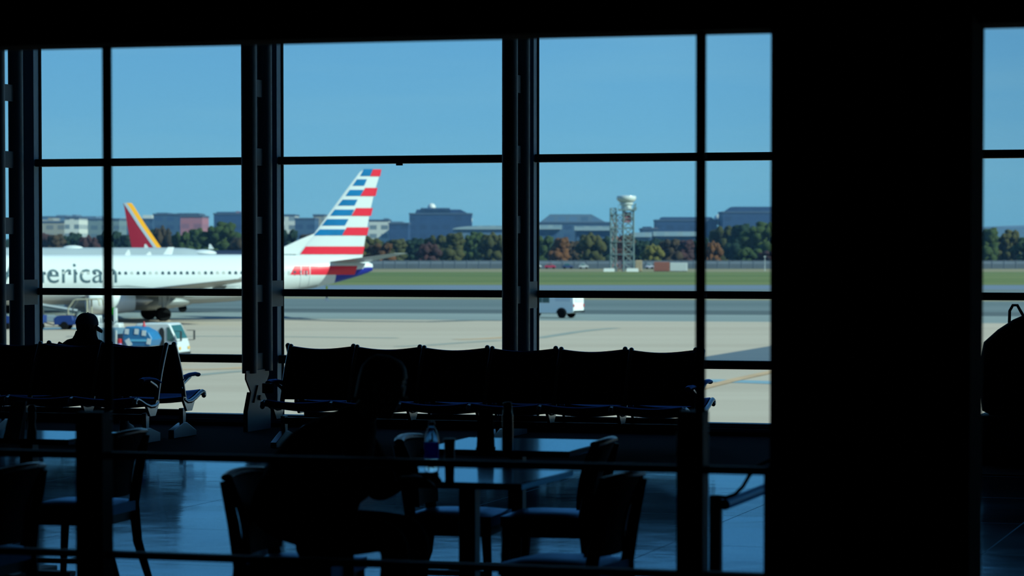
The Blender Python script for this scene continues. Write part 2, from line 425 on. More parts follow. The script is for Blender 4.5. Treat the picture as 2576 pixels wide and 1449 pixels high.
# ================================================================= tandem benches
SP = 0.618
def make_bench(name, label, loc, rz, nseat, x_start, arms, group='tandem benches along the window wall'):
    """row of sling seats; local front is -y, backs' top line is y=0. frames at x_start + i*SP"""
    t = thing(name, label, 'bench', loc, rz, group)
    sag = 0.024
    BT = (0.0, 0.864); BB = (-0.215, 0.385)
    def back_pt(v):           # v 0 bottom .. 1 top, slight lumbar curve
        y = BB[0] + (BT[0]-BB[0])*v - 0.02*math.sin(PI*v); return y, BB[1]+(BT[1]-BB[1])*v
    seat = [(-0.20, 0.362), (-0.27, 0.335), (-0.36, 0.335), (-0.47, 0.362), (-0.57, 0.398), (-0.63, 0.412), (-0.665, 0.402), (-0.675, 0.375)]
    def seat_pt(u):
        k = u*(len(seat)-1); i = min(int(k), len(seat)-2); q = k-i
        return seat[i][0]*(1-q)+seat[i+1][0]*q, seat[i][1]*(1-q)+seat[i+1][1]*q
    fr_path_b = [(0, *BB)] + [(0, *back_pt(v)) for v in (0.1, 0.3, 0.5, 0.7, 0.9, 1.0)] + [(0, 0.002, 0.866)]
    fr_path_s = [(0, a, b) for a, b in seat]
    fm = MB()
    fm.tube(fr_path_b, 1.0, n=12, flat=(0.022, 0.024), up=(1, 0, 0))
    fm.ell((0, 0.002, 0.866), 0.023, n=12, m=8)
    fm.tube(fr_path_s, 1.0, n=12, flat=(0.021, 0.020), up=(1, 0, 0))
    fm.ell((0, -0.668, 0.378), (0.021, 0.030, 0.028), n=12, m=8)
    fm.prism([(-0.012, -0.20, 0.42), (-0.012, -0.175, 0.36), (-0.012, -0.26, 0.25), (-0.012, -0.37, 0.25), (-0.012, -0.46, 0.37), (-0.012, -0.36, 0.34), (-0.012, -0.27, 0.345)], (0.024, 0, 0))
    back_me = None
    x_end = x_start + nseat*SP
    fr0 = None
    for i in range(nseat+1):
        x = x_start + i*SP
        if fr0 is None: fr0 = fm.build('side_frame', m_alu, t); fr0.location.x = x
        else:
            c = fr0.copy(); COL.objects.link(c); c.location.x = x
    g = 0.022
    bm_ = MB()
    def bf(u, v):
        y, z = back_pt(0.055+0.945*v); s = math.sin(PI*u)
        return (g+(SP-2*g)*u, y + 0.028*s*(0.6+0.4*v), z - sag*s*v**3 + 0.0)
    bm_.grid(bf, 12, 14, (0, -0.018, 0))
    sm_ = MB()
    def sf(u, v):
        y, z = seat_pt(v); s = math.sin(PI*u)
        return (g+(SP-2*g)*u, y, z - 0.022*s)
    sm_.grid(sf, 12, 18, (0, 0.004, 0.02))
    b0 = s0 = None
    for i in range(nseat):
        x = x_start + i*SP
        if b0 is None:
            b0 = bm_.build('backrest', m_vinyl, t, smooth=60); s0 = sm_.build('seat', m_vinyl, t, smooth=60)
            b0.location.x = x; s0.location.x = x
        else:
            for o in (b0, s0):
                c = o.copy(); COL.objects.link(c); c.location.x = x
    MB().bx(x_start+0.05, x_end-0.05, -0.345, -0.285, 0.205, 0.262).build('beam', m_beam, t, bevel=0.005)
    lm = MB()
    lm.prism([(-0.02, -0.285, 0.11), (-0.02, -0.345, 0.11), (-0.02, -0.355, 0.262), (-0.02, -0.275, 0.262)], (0.04, 0, 0))
    lm.prism([(-0.028, -0.06, 0.0), (-0.028, -0.57, 0.0), (-0.028, -0.57, 0.045), (-0.028, -0.36, 0.13), (-0.028, -0.27, 0.13), (-0.028, -0.06, 0.075)], (0.056, 0, 0))
    l0 = None
    for i in sorted(set([0, nseat] + list(range(0, nseat+1, 3)))):
        x = x_start + i*SP + (0.06 if i == 0 else (-0.06 if i == nseat else 0))
        if l0 is None: l0 = lm.build('leg', m_alu, t, bevel=0.004); l0.location = (x, 0, 0.012)
        else:
            c = l0.copy(); COL.objects.link(c); c.location = (x, 0, 0.012)
    for i in arms:
        x = x_start + i*SP
        am = MB()
        am.tube([(x, -0.14, 0.535), (x, -0.25, 0.565), (x, -0.36, 0.578), (x, -0.47, 0.58), (x, -0.53, 0.572)], [0.8, 1, 1, 1, 0.9], n=12, flat=(0.030, 0.018), up=(1, 0, 0))
        am.ell((x, -0.53, 0.571), (0.028, 0.022, 0.019), n=12, m=8)
        a = am.build('armrest', m_vinyl, t)
        MB().tube([(x, -0.16, 0.46), (x, -0.22, 0.51), (x, -0.36, 0.56)], 1, n=8, flat=(0.012, 0.016), up=(1, 0, 0)).build('arm_support', m_alu, a)
    return t
YB = 23.3
x2 = onY(732, 868, YB).x
x1 = onY(418, 868, YB).x
near2 = make_bench('tandem_bench', 'long dark six-seat bench in the middle, backs to the window', (x2, YB, 0), 0, 6, 0, (0, 6))
MB().box((0.0, -0.545, 0.525), (0.075, 0.085, 0.085)).build('arm_box', m_beam, near2, bevel=0.006)
far2 = make_bench('tandem_bench', 'six-seat bench facing the window behind the long middle one', (onY(1573, 876, YB+0.2).x-5*SP, YB+0.2, 0), PI, 6, -6*SP, (0, 6))
near1 = make_bench('tandem_bench', 'dark bench at the left edge, backs to the window, curled seat ends in front', (x1, YB, 0), 0, 4, -4*SP, (4,))
far1 = make_bench('tandem_bench', 'bench on the left facing the window, its blue armrest catching light', (onY(438, 866, YB+0.2).x, YB+0.2, 0), PI, 4, 0, (0,))

# ================================================================= dining furniture
m_cwood = mat('chair_wood', (0.008, 0.006, 0.006), 0.5, spec=0.2, var=0.25, scale=20)
m_cpad = mat('chair_vinyl', (0.003, 0.010, 0.045), 0.45, spec=0.25, var=0.2, scale=25)
m_ttop = mat('table_laminate', (0.02, 0.022, 0.025), 0.14, spec=0.6, var=0.1, scale=8)
tint_gloss(m_ttop, (0.48, 0.78, 0.97), 0.12)
tint_gloss(m_cpad, (0.40, 0.68, 1.0), 0.33, 1.45)
tint_gloss(m_vinyl, (0.30, 0.50, 1.0), 0.45, 1.4)
m_iron = mat('cast_iron', (0.008, 0.008, 0.009), 0.5)

def make_chair(label, loc, rz):
    """front is local -y"""
    t = thing('dining_chair', label, 'chair', loc, rz, 'dark dining chairs around the small tables')
    hw = 0.215
    sp = []
    for j in range(13):
        v = j/12.0
        sp.append(v)
    pad = MB()
    def top(u, v):
        x = (u-0.5)*2; y = (v-0.5)*2
        w = hw*(1.0-0.06*(v)); bul = 0.018*(1-x**4)*(1-y**4)
        return (x*w, -0.225+0.43*v, 0.435+bul + 0.0)
    pad.grid(top, 12, 12, (0, 0, -0.05))
    pad.build('seat', m_cpad, t, smooth=50)
    MB().bx(-hw+0.01, hw-0.01, -0.205, -0.185, 0.335, 0.386).bx(-hw+0.01, hw-0.01, 0.165, 0.185, 0.335, 0.386)\
        .bx(-hw+0.005, -hw+0.027, -0.19, 0.17, 0.335, 0.386).bx(hw-0.027, hw-0.005, -0.19, 0.17, 0.335, 0.386).build('seat_apron', m_cwood, t)
    for s in (-1, 1):
        MB().tube([(s*0.195, -0.195, 0.385), (s*0.198, -0.205, 0.2), (s*0.2, -0.215, 0.0)], [1.0, 0.85, 0.65], n=8, flat=(0.026, 0.026), up=(1, 0, 0)).build('leg', m_cwood, t)
        MB().tube([(s*0.19, 0.255, 0.775), (s*0.192, 0.215, 0.6), (s*0.195, 0.185, 0.42), (s*0.197, 0.205, 0.22), (s*0.2, 0.275, 0.0)], [0.8, 1, 1.1, 0.95, 0.7], n=8, flat=(0.024, 0.028), up=(1, 0, 0)).build('leg', m_cwood, t)
        MB().bx(s*0.197-0.009, s*0.197+0.009, -0.2, 0.215, 0.14, 0.165).build('stretcher', m_cwood, t)
    MB().bx(-0.19, 0.19, -0.012, 0.006, 0.141, 0.163).build('stretcher', m_cwood, t)
    bk = MB()
    def b(u, v):
        x = (u-0.5)*2
        return (x*(0.175+0.015*v), 0.178+0.075*v+0.03*(1-x*x) - 0.02*math.sin(PI*v), 0.47+0.315*v)
    bk.grid(b, 10, 10, (0, -0.035, 0.0))
    bk.build('backrest', mat('chair_back_vinyl', (0.003, 0.004, 0.010), 0.7, spec=0.1), t, smooth=50)
    cap = MB()
    cap.tube([((u-0.5)*2*0.2, 0.24+0.03*(1-((u-0.5)*2)**2), 0.79+0.012*(1-((u-0.5)*2)**2)) for u in [i/10 for i in range(11)]], 1, n=10, flat=(0.016, 0.026), up=(0, 0, 1))
    cap.build('top_rail', mat('chair_top_rail', (0.05, 0.06, 0.07), 0.25, spec=0.6), t)
    return t
p = onZ(1430, 1401, 0.45)
c_nr = make_chair('nearest chair on the right, facing left, its solid back toward the pier', (p.x, p.y, 0), -PI/2-0.13)
def chair_at(px, py, label, rz, z=0.45):
    q = onZ(px, py, z); c = copy_tree(c_nr); c.location = (q.x, q.y, 0); c.rotation_euler.z = rz; c['label'] = label; return c
chair_at(752, 1400, 'dark chair carrying the hunched diner, its back on the left', PI/2)
chair_at(1150, 1280, 'chair facing right at the far table, between the two pedestals', PI/2+0.06)
chair_at(1398, 1284, 'chair facing left at the far table, directly behind the nearest right-hand chair', -PI/2+0.05)
chair_at(215, 1256, 'chair by the left post, facing left with a splayed rear leg', -PI/2+0.04)
chair_at(-75, 1375, 'chair cut by the left edge of the view', -PI/2)

def make_table(label, corner, wx, wy, rz=0):
    """corner = near right corner of the top"""
    t = thing('cafe_table', label, 'table', (corner.x, corner.y, 0), rz, 'square dark cafe tables')
    MB().bx(-wx, 0, 0, wy, 0.72, 0.75).build('table_top', m_ttop, t, bevel=0.004)
    MB().bx(-wx/2-0.038, -wx/2+0.038, wy/2-0.038, wy/2+0.038, 0.03, 0.72).build('pedestal', m_iron, t, bevel=0.004)
    MB().bx(-wx/2-0.25, -wx/2+0.25, wy/2-0.04, wy/2+0.04, 0, 0.03).bx(-wx/2-0.04, -wx/2+0.04, wy/2-0.25, wy/2+0.25, 0.0, 0.03).build('base', m_iron, t, bevel=0.006)
    return t
tA = make_table('far cafe table holding the dark bottle and the black menu stand', onZ(1432, 1136, 0.75), 0.76, 0.86, 0.03)
tB = make_table('nearest cafe table, with the water bottle and red tumbler on it', onZ(1312, 1217, 0.75), 0.72, 0.80)
tC = make_table('cafe table at the left edge with a pale card on it', onZ(172, 1106, 0.75), 0.76, 0.62)

# ---- things on the tables
def on_table(px, py): q = onZ(px, py, 0.7505); return (q.x, q.y, 0.7505)
m_pet = bpy.data.materials.new('clear_plastic'); m_pet.use_nodes = True
_b = m_pet.node_tree.nodes['Principled BSDF']; _b.inputs['Transmission Weight'].default_value = 1; _b.inputs['IOR'].default_value = 1.33
_b.inputs['Roughness'].default_value = 0.05; _b.inputs['Base Color'].default_value = (0.75, 0.93, 1, 1)
t = thing('water_bottle', 'clear water bottle with a blue label standing on the nearest table', 'bottle', on_table(1086, 1187))
MB().lathe((0, 0, 0), [(0.0, 0.0), (0.028, 0.0), (0.032, 0.006), (0.032, 0.05), (0.030, 0.055), (0.032, 0.06), (0.032, 0.135), (0.028, 0.165), (0.018, 0.19), (0.013, 0.2), (0.013, 0.208), (0, 0.208)]).build('bottle_body', m_pet, t)
MB().lathe((0, 0, 0), [(0.0322, 0.062), (0.0332, 0.063), (0.0332, 0.130), (0.0322, 0.131)]).build('label_wrap', mat('blue_label', (0.01, 0.03, 0.55), 0.4), t)
_bl = MATS['blue_label'].node_tree; _tr = _bl.nodes.new('ShaderNodeBsdfTranslucent'); _tr.inputs[0].default_value = (0.02, 0.08, 1.0, 1); _mm = _bl.nodes.new('ShaderNodeMixShader'); _mm.inputs[0].default_value = 0.75
_bl.links.new(_bl.nodes['Principled BSDF'].outputs[0], _mm.inputs[1]); _bl.links.new(_tr.outputs[0], _mm.inputs[2]); _bl.links.new(_mm.outputs[0], _bl.nodes['Material Output'].inputs['Surface'])
MB().lathe((0, 0, 0), [(0, 0.203), (0.0145, 0.203), (0.0145, 0.222), (0.013, 0.224), (0, 0.224)]).build('cap', mat('cap_grey', (0.1, 0.12, 0.16), 0.4), t)
t = thing('tumbler', 'tall dark red tumbler beside the water bottle', 'cup', on_table(1131, 1203))
MB().lathe((0, 0, 0), [(0, 0), (0.020, 0), (0.024, 0.165), (0.021, 0.165), (0.018, 0.01), (0, 0.01)]).build('cup_wall', mat('dark_red_plastic', (0.06, 0.002, 0.004), 0.4), t)
MB().lathe((0, 0, 0), [(0.024, 0.16), (0.026, 0.16), (0.026, 0.171), (0, 0.173)]).build('lid', mat('dark_red_lid', (0.05, 0.003, 0.004), 0.4), t)
t = thing('sauce_bottle', 'tall dark bottle on the far table, right of the menu stand', 'bottle', on_table(1277, 1133))
MB().lathe((0, 0, 0), [(0, 0), (0.026, 0), (0.027, 0.01), (0.027, 0.17), (0.024, 0.185), (0.022, 0.2), (0, 0.2)]).build('bottle_body', mat('brown_glass', (0.02, 0.004, 0.004), 0.3), t)
MB().lathe((0, 0, 0), [(0, 0.2), (0.023, 0.2), (0.021, 0.235), (0.0, 0.238)]).build('cap', mat('dark_cap', (0.008, 0.004, 0.004), 0.5), t)
t = thing('menu_stand', 'black menu stand on the far table, left of the dark bottle', 'menu stand', on_table(1222, 1131), 0.25)
MB().prism([(-0.045, -0.012, 0.012), (0.045, -0.012, 0.012), (0.036, 0.0, 0.20), (-0.036, 0.0, 0.20)], (0, 0.006, 0)).build('card', m_dark, t)
MB().bx(-0.048, 0.048, -0.03, 0.03, 0, 0.012).build('base', m_iron, t, bevel=0.003)
t = thing('table_card', 'pale grey tilted menu card on the left-edge table', 'card', on_table(36, 1104), 0.1)
MB().prism([(-0.055, -0.02, 0.0), (0.035, -0.02, 0.0), (0.062, 0.01, 0.195), (-0.018, 0.01, 0.195)], (0, 0.004, 0)).build('front_leaf', mat('card_grey', (0.30, 0.36, 0.42), 0.6), t)
MB().prism([(-0.05, 0.04, 0.0), (0.04, 0.04, 0.0), (0.062, 0.015, 0.195), (-0.018, 0.015, 0.195)], (0, 0.004, 0)).build('back_leaf', mat('card_grey', (0.30, 0.36, 0.42), 0.6), t)
t = thing('pepper_mill', 'dark pepper mill right of the pale card', 'mill', on_table(80, 1097))
MB().lathe((0, 0, 0), [(0, 0), (0.026, 0), (0.027, 0.02), (0.019, 0.06), (0.024, 0.11), (0.02, 0.125), (0, 0.125)]).build('mill_body', m_cwood, t)
MB().lathe((0, 0, 0), [(0, 0.125), (0.02, 0.126), (0.024, 0.145), (0.016, 0.163), (0, 0.168)]).build('mill_head', m_cwood, t)

# ---- barrier with round rail by the pier
q = onZ(1801, 1262, 0.77)
t = thing('barrier_rail', 'dark post with a round blue-lit rail and a curved strap, left of the pier foot', 'barrier', (q.x, q.y, 0))
MB().bx(-0.022, 0.022, -0.022, 0.022, 0, 0.795).build('post', m_wood, t, bevel=0.004)
MB().bx(-0.12, 0.12, -0.12, 0.12, 0, 0.012).build('base', m_iron, t, bevel=0.004)
MB().cyl((0.035, -0.005, 0.76), (0.035, 1.66, 0.76), 0.021, n=20).build('round_rail', tint_gloss(mat('rail_top', (0.02, 0.05, 0.13), 0.4), (0.4, 0.7, 1.0), 0.35), t)
MB().bx(0.013, 0.057, 1.62, 1.664, 0, 0.745).build('end_post', m_wood, t, bevel=0.004)
MB().tube([(0.0, 0, 0.79), (0.04, 0, 0.787), (0.075, 0.0, 0.80), (0.105, 0.0, 0.83), (0.128, 0.0, 0.87), (0.16, 0.0, 0.91), (0.22, 0, 0.94), (0.33, 0, 0.955)], 0.0075, n=8).build('strap', m_iron, t)

MB().bx(0.31, 0.35, -0.02, 0.02, 0, 0.98).build('side_post', m_wood, t, bevel=0.004)
# ---- right-hand slot: backpack on a box
q = onZ(2560, 1172, 0)
t = thing('bench_box', 'dark grey box on the floor under the backpack, right of the pier', 'box', (q.x, q.y, 0))
MB().bx(-0.32, 0.42, -0.1, 0.38, 0.03, 0.40).build('box_body', mat('charcoal_panel', (0.02, 0.023, 0.026), 0.6), t, bevel=0.008)
MB().bx(-0.315, 0.415, -0.095, 0.375, 0.0, 0.03).build('plinth', m_black, t)
MB().bx(-0.24, 0.40, -0.107, -0.1, 0.06, 0.37).build('door', mat('charcoal_door', (0.03, 0.034, 0.036), 0.55), t, bevel=0.003)
m_nyl = mat('black_nylon', (0.008, 0.009, 0.014), 0.8, spec=0.15, var=0.3, scale=40, bump=0.4)
t = thing('backpack', 'large black backpack with a grab loop, at the right edge on the grey box', 'backpack', (q.x, q.y, 0.40))
bp_ = MB()
rings = []
for z, w, d, xo in ((0.0, 0.28, 0.13, 0), (0.03, 0.34, 0.17, 0), (0.2, 0.36, 0.19, 0), (0.42, 0.36, 0.19, 0), (0.58, 0.34, 0.18, 0.01), (0.68, 0.27, 0.15, 0.05), (0.76, 0.19, 0.12, 0.09), (0.81, 0.12, 0.08, 0.13), (0.845, 0.04, 0.03, 0.17)):
    rings.append([V((xo+0.04+math.copysign(abs(math.cos(a))**0.7, math.cos(a))*w, 0.14+math.copysign(abs(math.sin(a))**0.7, math.sin(a))*d, z)) for a in [2*PI*i/28 for i in range(28)]])
bp_.loft(rings).build('main_bag', m_nyl, t)
MB().tube([(-0.09, 0.13, 0.69), (-0.085, 0.12, 0.83), (-0.06, 0.12, 0.875), (-0.025, 0.12, 0.875), (0.0, 0.12, 0.83), (0.04, 0.13, 0.76)], 1, n=8, flat=(0.02, 0.012), up=(0, 1, 0)).build('grab_loop', m_nyl, t)
MB().box((0.04, -0.04, 0.2), (0.36, 0.08, 0.3)).build('front_pocket', m_nyl, t, bevel=0.03)
for s in (-1, 1):
    MB().tube([(0.04+s*0.12, 0.30, 0.70), (0.04+s*0.13, 0.36, 0.6), (0.04+s*0.14, 0.36, 0.35), (0.04+s*0.15, 0.30, 0.12)], 1, n=8, flat=(0.03, 0.008), up=(1, 0, 0)).build('shoulder_strap', m_nyl, t)

# ================================================================= people
def skin_mesh(name, joints, edges, mats, parent, sub=2, extra=None):
    """joints: list of (point, rx, ry); grown with a Skin modifier and baked to one mesh"""
    me = bpy.data.meshes.new(name); me.from_pydata([tuple(j[0]) for j in joints], edges, [])
    o = bpy.data.objects.new(name, me); COL.objects.link(o)
    o.modifiers.new('skin', 'SKIN')
    sv = me.skin_vertices[0].data
    for i, j in enumerate(joints):
        sv[i].radius = (j[1], j[2] if len(j) > 2 else j[1]); sv[i].use_root = (i == 0)
    s = o.modifiers.new('sub', 'SUBSURF'); s.levels = sub; s.render_levels = sub
    dg = bpy.context.evaluated_depsgraph_get()
    em = bpy.data.meshes.new_from_object(o.evaluated_get(dg))
    vs = [v.co.copy() for v in em.vertices]; fs = [tuple(p.vertices) for p in em.polygons]
    bpy.data.objects.remove(o); 
    mb = MB(); mb.add(vs, fs)
    if extra: extra(mb)
    return mb.build(name, mats, parent, smooth=180)

m_skin = mat('skin', (0.10, 0.06, 0.045), 0.5, var=0.05)
m_skin2 = mat('skin_fair', (0.32, 0.20, 0.15), 0.5, var=0.05)
m_hair = mat('dark_hair', (0.008, 0.006, 0.006), 0.6, var=0.3, scale=60)
m_jack = mat('navy_jacket', (0.008, 0.010, 0.022), 0.85, spec=0.1, var=0.2, scale=30)
m_coat = mat('black_coat', (0.006, 0.006, 0.007), 0.9, spec=0.08, var=0.2, scale=30)
m_trou = mat('dark_trousers', (0.006, 0.006, 0.009), 0.9, spec=0.08)
m_shoe = mat('black_shoes', (0.006, 0.006, 0.007), 0.5)
m_eye = mat('eye', (0.4, 0.4, 0.4), 0.2)

def head_into(mb, c, yaw, pitch, k=1.0):
    """head with face, added to the body mesh; local face direction +x turned by yaw"""
    M = Matrix.Rotation(yaw, 3, 'Z') @ Matrix.Rotation(pitch, 3, 'Y')
    c = V(c); n = 36; rings = []
    prof = [(-0.118, 0.022, 0.020, 0.040), (-0.108, 0.040, 0.036, 0.036), (-0.085, 0.058, 0.052, 0.022), (-0.05, 0.072, 0.064, 0.010), (-0.01, 0.084, 0.071, 0.002),
            (0.03, 0.092, 0.075, -0.004), (0.065, 0.088, 0.073, -0.006), (0.095, 0.070, 0.058, -0.006), (0.112, 0.045, 0.037, -0.005), (0.119, 0.012, 0.010, -0.004)]
    for z, rx, ry, xo in prof:
        ring = []
        for i in range(n):
            a = 2*PI*i/n; x = xo+rx*math.cos(a); y = ry*math.sin(a)
            front = max(0, math.cos(a))**8
            if -0.06 < z < 0.0: x += 0.006*front
            if abs(z-0.03) < 0.02: x -= 0.006*front
            ring.append(c + M @ (V((x, y, z))*k))
        rings.append(ring)
    mb.loft(rings)
    tr = lambda p: c + M @ (V(p)*k)
    mb.prism([tr((0.082, -0.007, 0.028)), tr((0.082, 0.007, 0.028)), tr((0.086, 0.017, -0.024)), tr((0.086, -0.017, -0.024))], M @ V((0.010, 0, 0)))
    mb.ell(tr((0.104, 0, -0.016)), 0.011*k, n=10, m=6)                                   # nose tip
    mb.ell(tr((0.080, 0, -0.050)), (0.008*k, 0.022*k, 0.005*k), n=12, m=6, rot=(0, pitch, yaw))   # lips
    mb.ell(tr((0.079, 0, -0.060)), (0.007*k, 0.018*k, 0.005*k), n=12, m=6, rot=(0, pitch, yaw))
    for s in (-1, 1):
        mb.ell(tr((-0.006, s*0.078, -0.004)), (0.018*k, 0.007*k, 0.031*k), n=12, m=8, rot=(0, pitch, yaw))   # ears
        mb.ell(tr((0.079, s*0.030, 0.044)), (0.007*k, 0.018*k, 0.004*k), n=10, m=6, rot=(0, pitch, yaw))     # brows
    mb.m(1)
    for s in (-1, 1): mb.ell(tr((0.078, s*0.031, 0.022)), 0.012*k, n=10, m=6)
    mb.m(0)
    return M

def hand_into(mb, w, d, up, side, curl=0.6):
    """palm from wrist w along d; side=+1 puts the thumb toward up x d"""
    w = V(w); d = V(d).normalized(); up = V(up); up = (up-d*up.dot(d)).normalized(); a = up.cross(d)*side
    mb.tube([w-d*0.02, w+d*0.02, w+d*0.055, w+d*0.088], [0.75, 0.95, 1.1, 0.9], n=12, flat=(0.036, 0.014), up=a)
    for i, (off, L) in enumerate(((0.028, 0.070), (0.010, 0.078), (-0.008, 0.072), (-0.025, 0.056))):
        p = w + d*0.082 + a*off; pts = [p]; ang = 0.15
        for seg in (0.42, 0.32, 0.26):
            ang += curl*0.6
            p = p + (d*math.cos(ang) - up*math.sin(ang))*L*seg; pts.append(p)
        mb.tube(pts, [0.0090, 0.0085, 0.0075, 0.0055], n=8)
    b0 = w + d*0.02 + a*0.030
    mb.tube([b0, b0 + d*0.022 + a*0.020 - up*0.006, b0 + d*0.048 + a*0.028 - up*0.014, b0 + d*0.066 + a*0.026 - up*0.022], [0.012, 0.0105, 0.009, 0.006], n=8)

def person_cap():
    t = thing('person', 'seated person in a baseball cap seen from behind on the left bench', 'person')
    Yp = 23.3+0.2+0.34
    q = onY(219, 900, Yp); t.location = (q.x, Yp, 0.0); t.rotation_euler.z = PI/2       # faces the window
    # local: +x forward (window), +y = left of the person (west)
    def jacket():
        J = [((0.03, 0, 0.47), 0.15, 0.16), ((-0.01, 0, 0.60), 0.14, 0.165), ((-0.05, 0, 0.73), 0.14, 0.185), ((-0.05, 0, 0.83), 0.12, 0.17), ((-0.035, 0, 0.89), 0.085, 0.11), ((-0.02, 0, 0.925), 0.07, 0.08)]
        E = [(0, 1), (1, 2), (2, 3), (3, 4), (4, 5)]
        for s in (-1, 1):
            k = len(J)
            J += [((-0.05, s*0.18, 0.81), 0.075, 0.075), ((-0.03, s*0.225, 0.765), 0.068, 0.068), ((0.04, s*0.25, 0.62), 0.055, 0.055), ((0.08, s*0.25, 0.52), 0.052, 0.052), ((0.2, s*0.2, 0.50), 0.045, 0.045), ((0.30, s*0.13, 0.51), 0.038, 0.038)]
            E += [(3, k)] + [(k+i, k+i+1) for i in range(5)]
        return J, E
    J, E = jacket(); skin_mesh('jacket', J, E, m_jack, t)
    MB().loft([[V((xo+rx*math.cos(a), ry*math.sin(a), z)) for a in [2*PI*i/28 for i in range(28)]] for z, rx, ry, xo in
        ((0.85, 0.12, 0.15, -0.045), (0.89, 0.108, 0.125, -0.04), (0.93, 0.094, 0.104, -0.03), (0.965, 0.086, 0.095, -0.02), (0.97, 0.078, 0.088, -0.02), (0.93, 0.07, 0.08, -0.03))]).build('collar', m_jack, t)
    J = [((0.02, 0, 0.47), 0.15, 0.15)]; E = []
    for s in (-1, 1):
        k = len(J); J += [((0.1, s*0.1, 0.465), 0.085, 0.085), ((0.45, s*0.14, 0.475), 0.06, 0.06), ((0.49, s*0.14, 0.42), 0.056, 0.056), ((0.5, s*0.14, 0.09), 0.042, 0.045)]
        E += [(0, k)] + [(k+i, k+i+1) for i in range(3)]
    skin_mesh('trousers', J, E, m_trou, t)
    for s in (-1, 1):
        MB().loft([[V((0.5+xo+rx*math.cos(a), s*0.14+ry*math.sin(a), z)) for a in [2*PI*i/16 for i in range(16)]] for z, rx, ry, xo in ((0.012, 0.13, 0.045, 0.06), (0.035, 0.135, 0.048, 0.06), (0.06, 0.12, 0.044, 0.05), (0.09, 0.06, 0.042, 0.0), (0.12, 0.05, 0.04, -0.005))]).build('shoe', m_shoe, t)
    hy = -0.78
    def extra(mb):
        head_into(mb, (0.0, 0, 1.005), hy, 0.08, 1.06)
        for s in (-1, 1): hand_into(mb, (0.31, s*0.125, 0.51), (1, -s*0.5, 0.0), (0, 0, 1), -s, 0.5)
    # body: neck, trunk and hands under the clothes
    J = [((0.03, 0, 0.5), 0.12, 0.12), ((-0.04, 0, 0.72), 0.11, 0.14), ((-0.03, 0, 0.88), 0.066, 0.070), ((-0.01, 0, 0.95), 0.066, 0.072), ((0.0, 0, 1.0), 0.060, 0.064)]
    skin_mesh('body', J, [(0, 1), (1, 2), (2, 3), (3, 4)], [m_skin, m_eye], t, extra=extra)
    M = Matrix.Rotation(hy, 3, 'Z') @ Matrix.Rotation(0.08, 3, 'Y'); c = V((0, 0, 1.005))
    hr = MB(); rings = []
    for z, rx, ry in ((-0.05, 0.074, 0.066), (-0.02, 0.086, 0.075), (0.03, 0.095, 0.080)):
        rings.append([c + M @ V((-0.012+rx*math.cos(a), ry*math.sin(a), z)) for a in [PI*0.42 + (PI*1.16)*i/16 for i in range(17)]])
    hr.loft(rings, closed=False).build('hair', m_hair, t)
    cap = MB(); rings = []
    for j in range(13):
        ph = PI/2*j/12.3; z = 0.022+0.106*math.sin(ph); k_ = math.cos(ph)**0.72
        rings.append([c + M @ V((-0.002+0.108*k_*math.cos(a), 0.092*k_*math.sin(a), z)) for a in [2*PI*i/44 for i in range(44)]])
    cp = cap.loft(rings).build('cap', mat('cap_cloth', (0.14, 0.17, 0.21), 0.9, spec=0.1), t)
    br = MB(); rings = []
    for i in range(9):
        u = i/8; x = 0.075+0.082*u; w = 0.085*math.sqrt(max(0.02, 1-u**3.0)); dz = 0.022-0.050*u
        rings.append([c + M @ V((x, yy*w, dz - 0.022*abs(yy)**2 + th)) for yy, th in ((-1, 0), (-0.5, 0), (0, 0), (0.5, 0), (1, 0), (0.5, 0.006), (0, 0.006), (-0.5, 0.006))])
    br.loft(rings).build('brim', mat('cap_brim', (0.02, 0.024, 0.034), 0.9), cp)
    MB().ell(c + M @ V((0, 0, 0.129)), (0.008, 0.008, 0.005), n=8, m=6).build('cap_button', m_jack, cp)
person_cap()

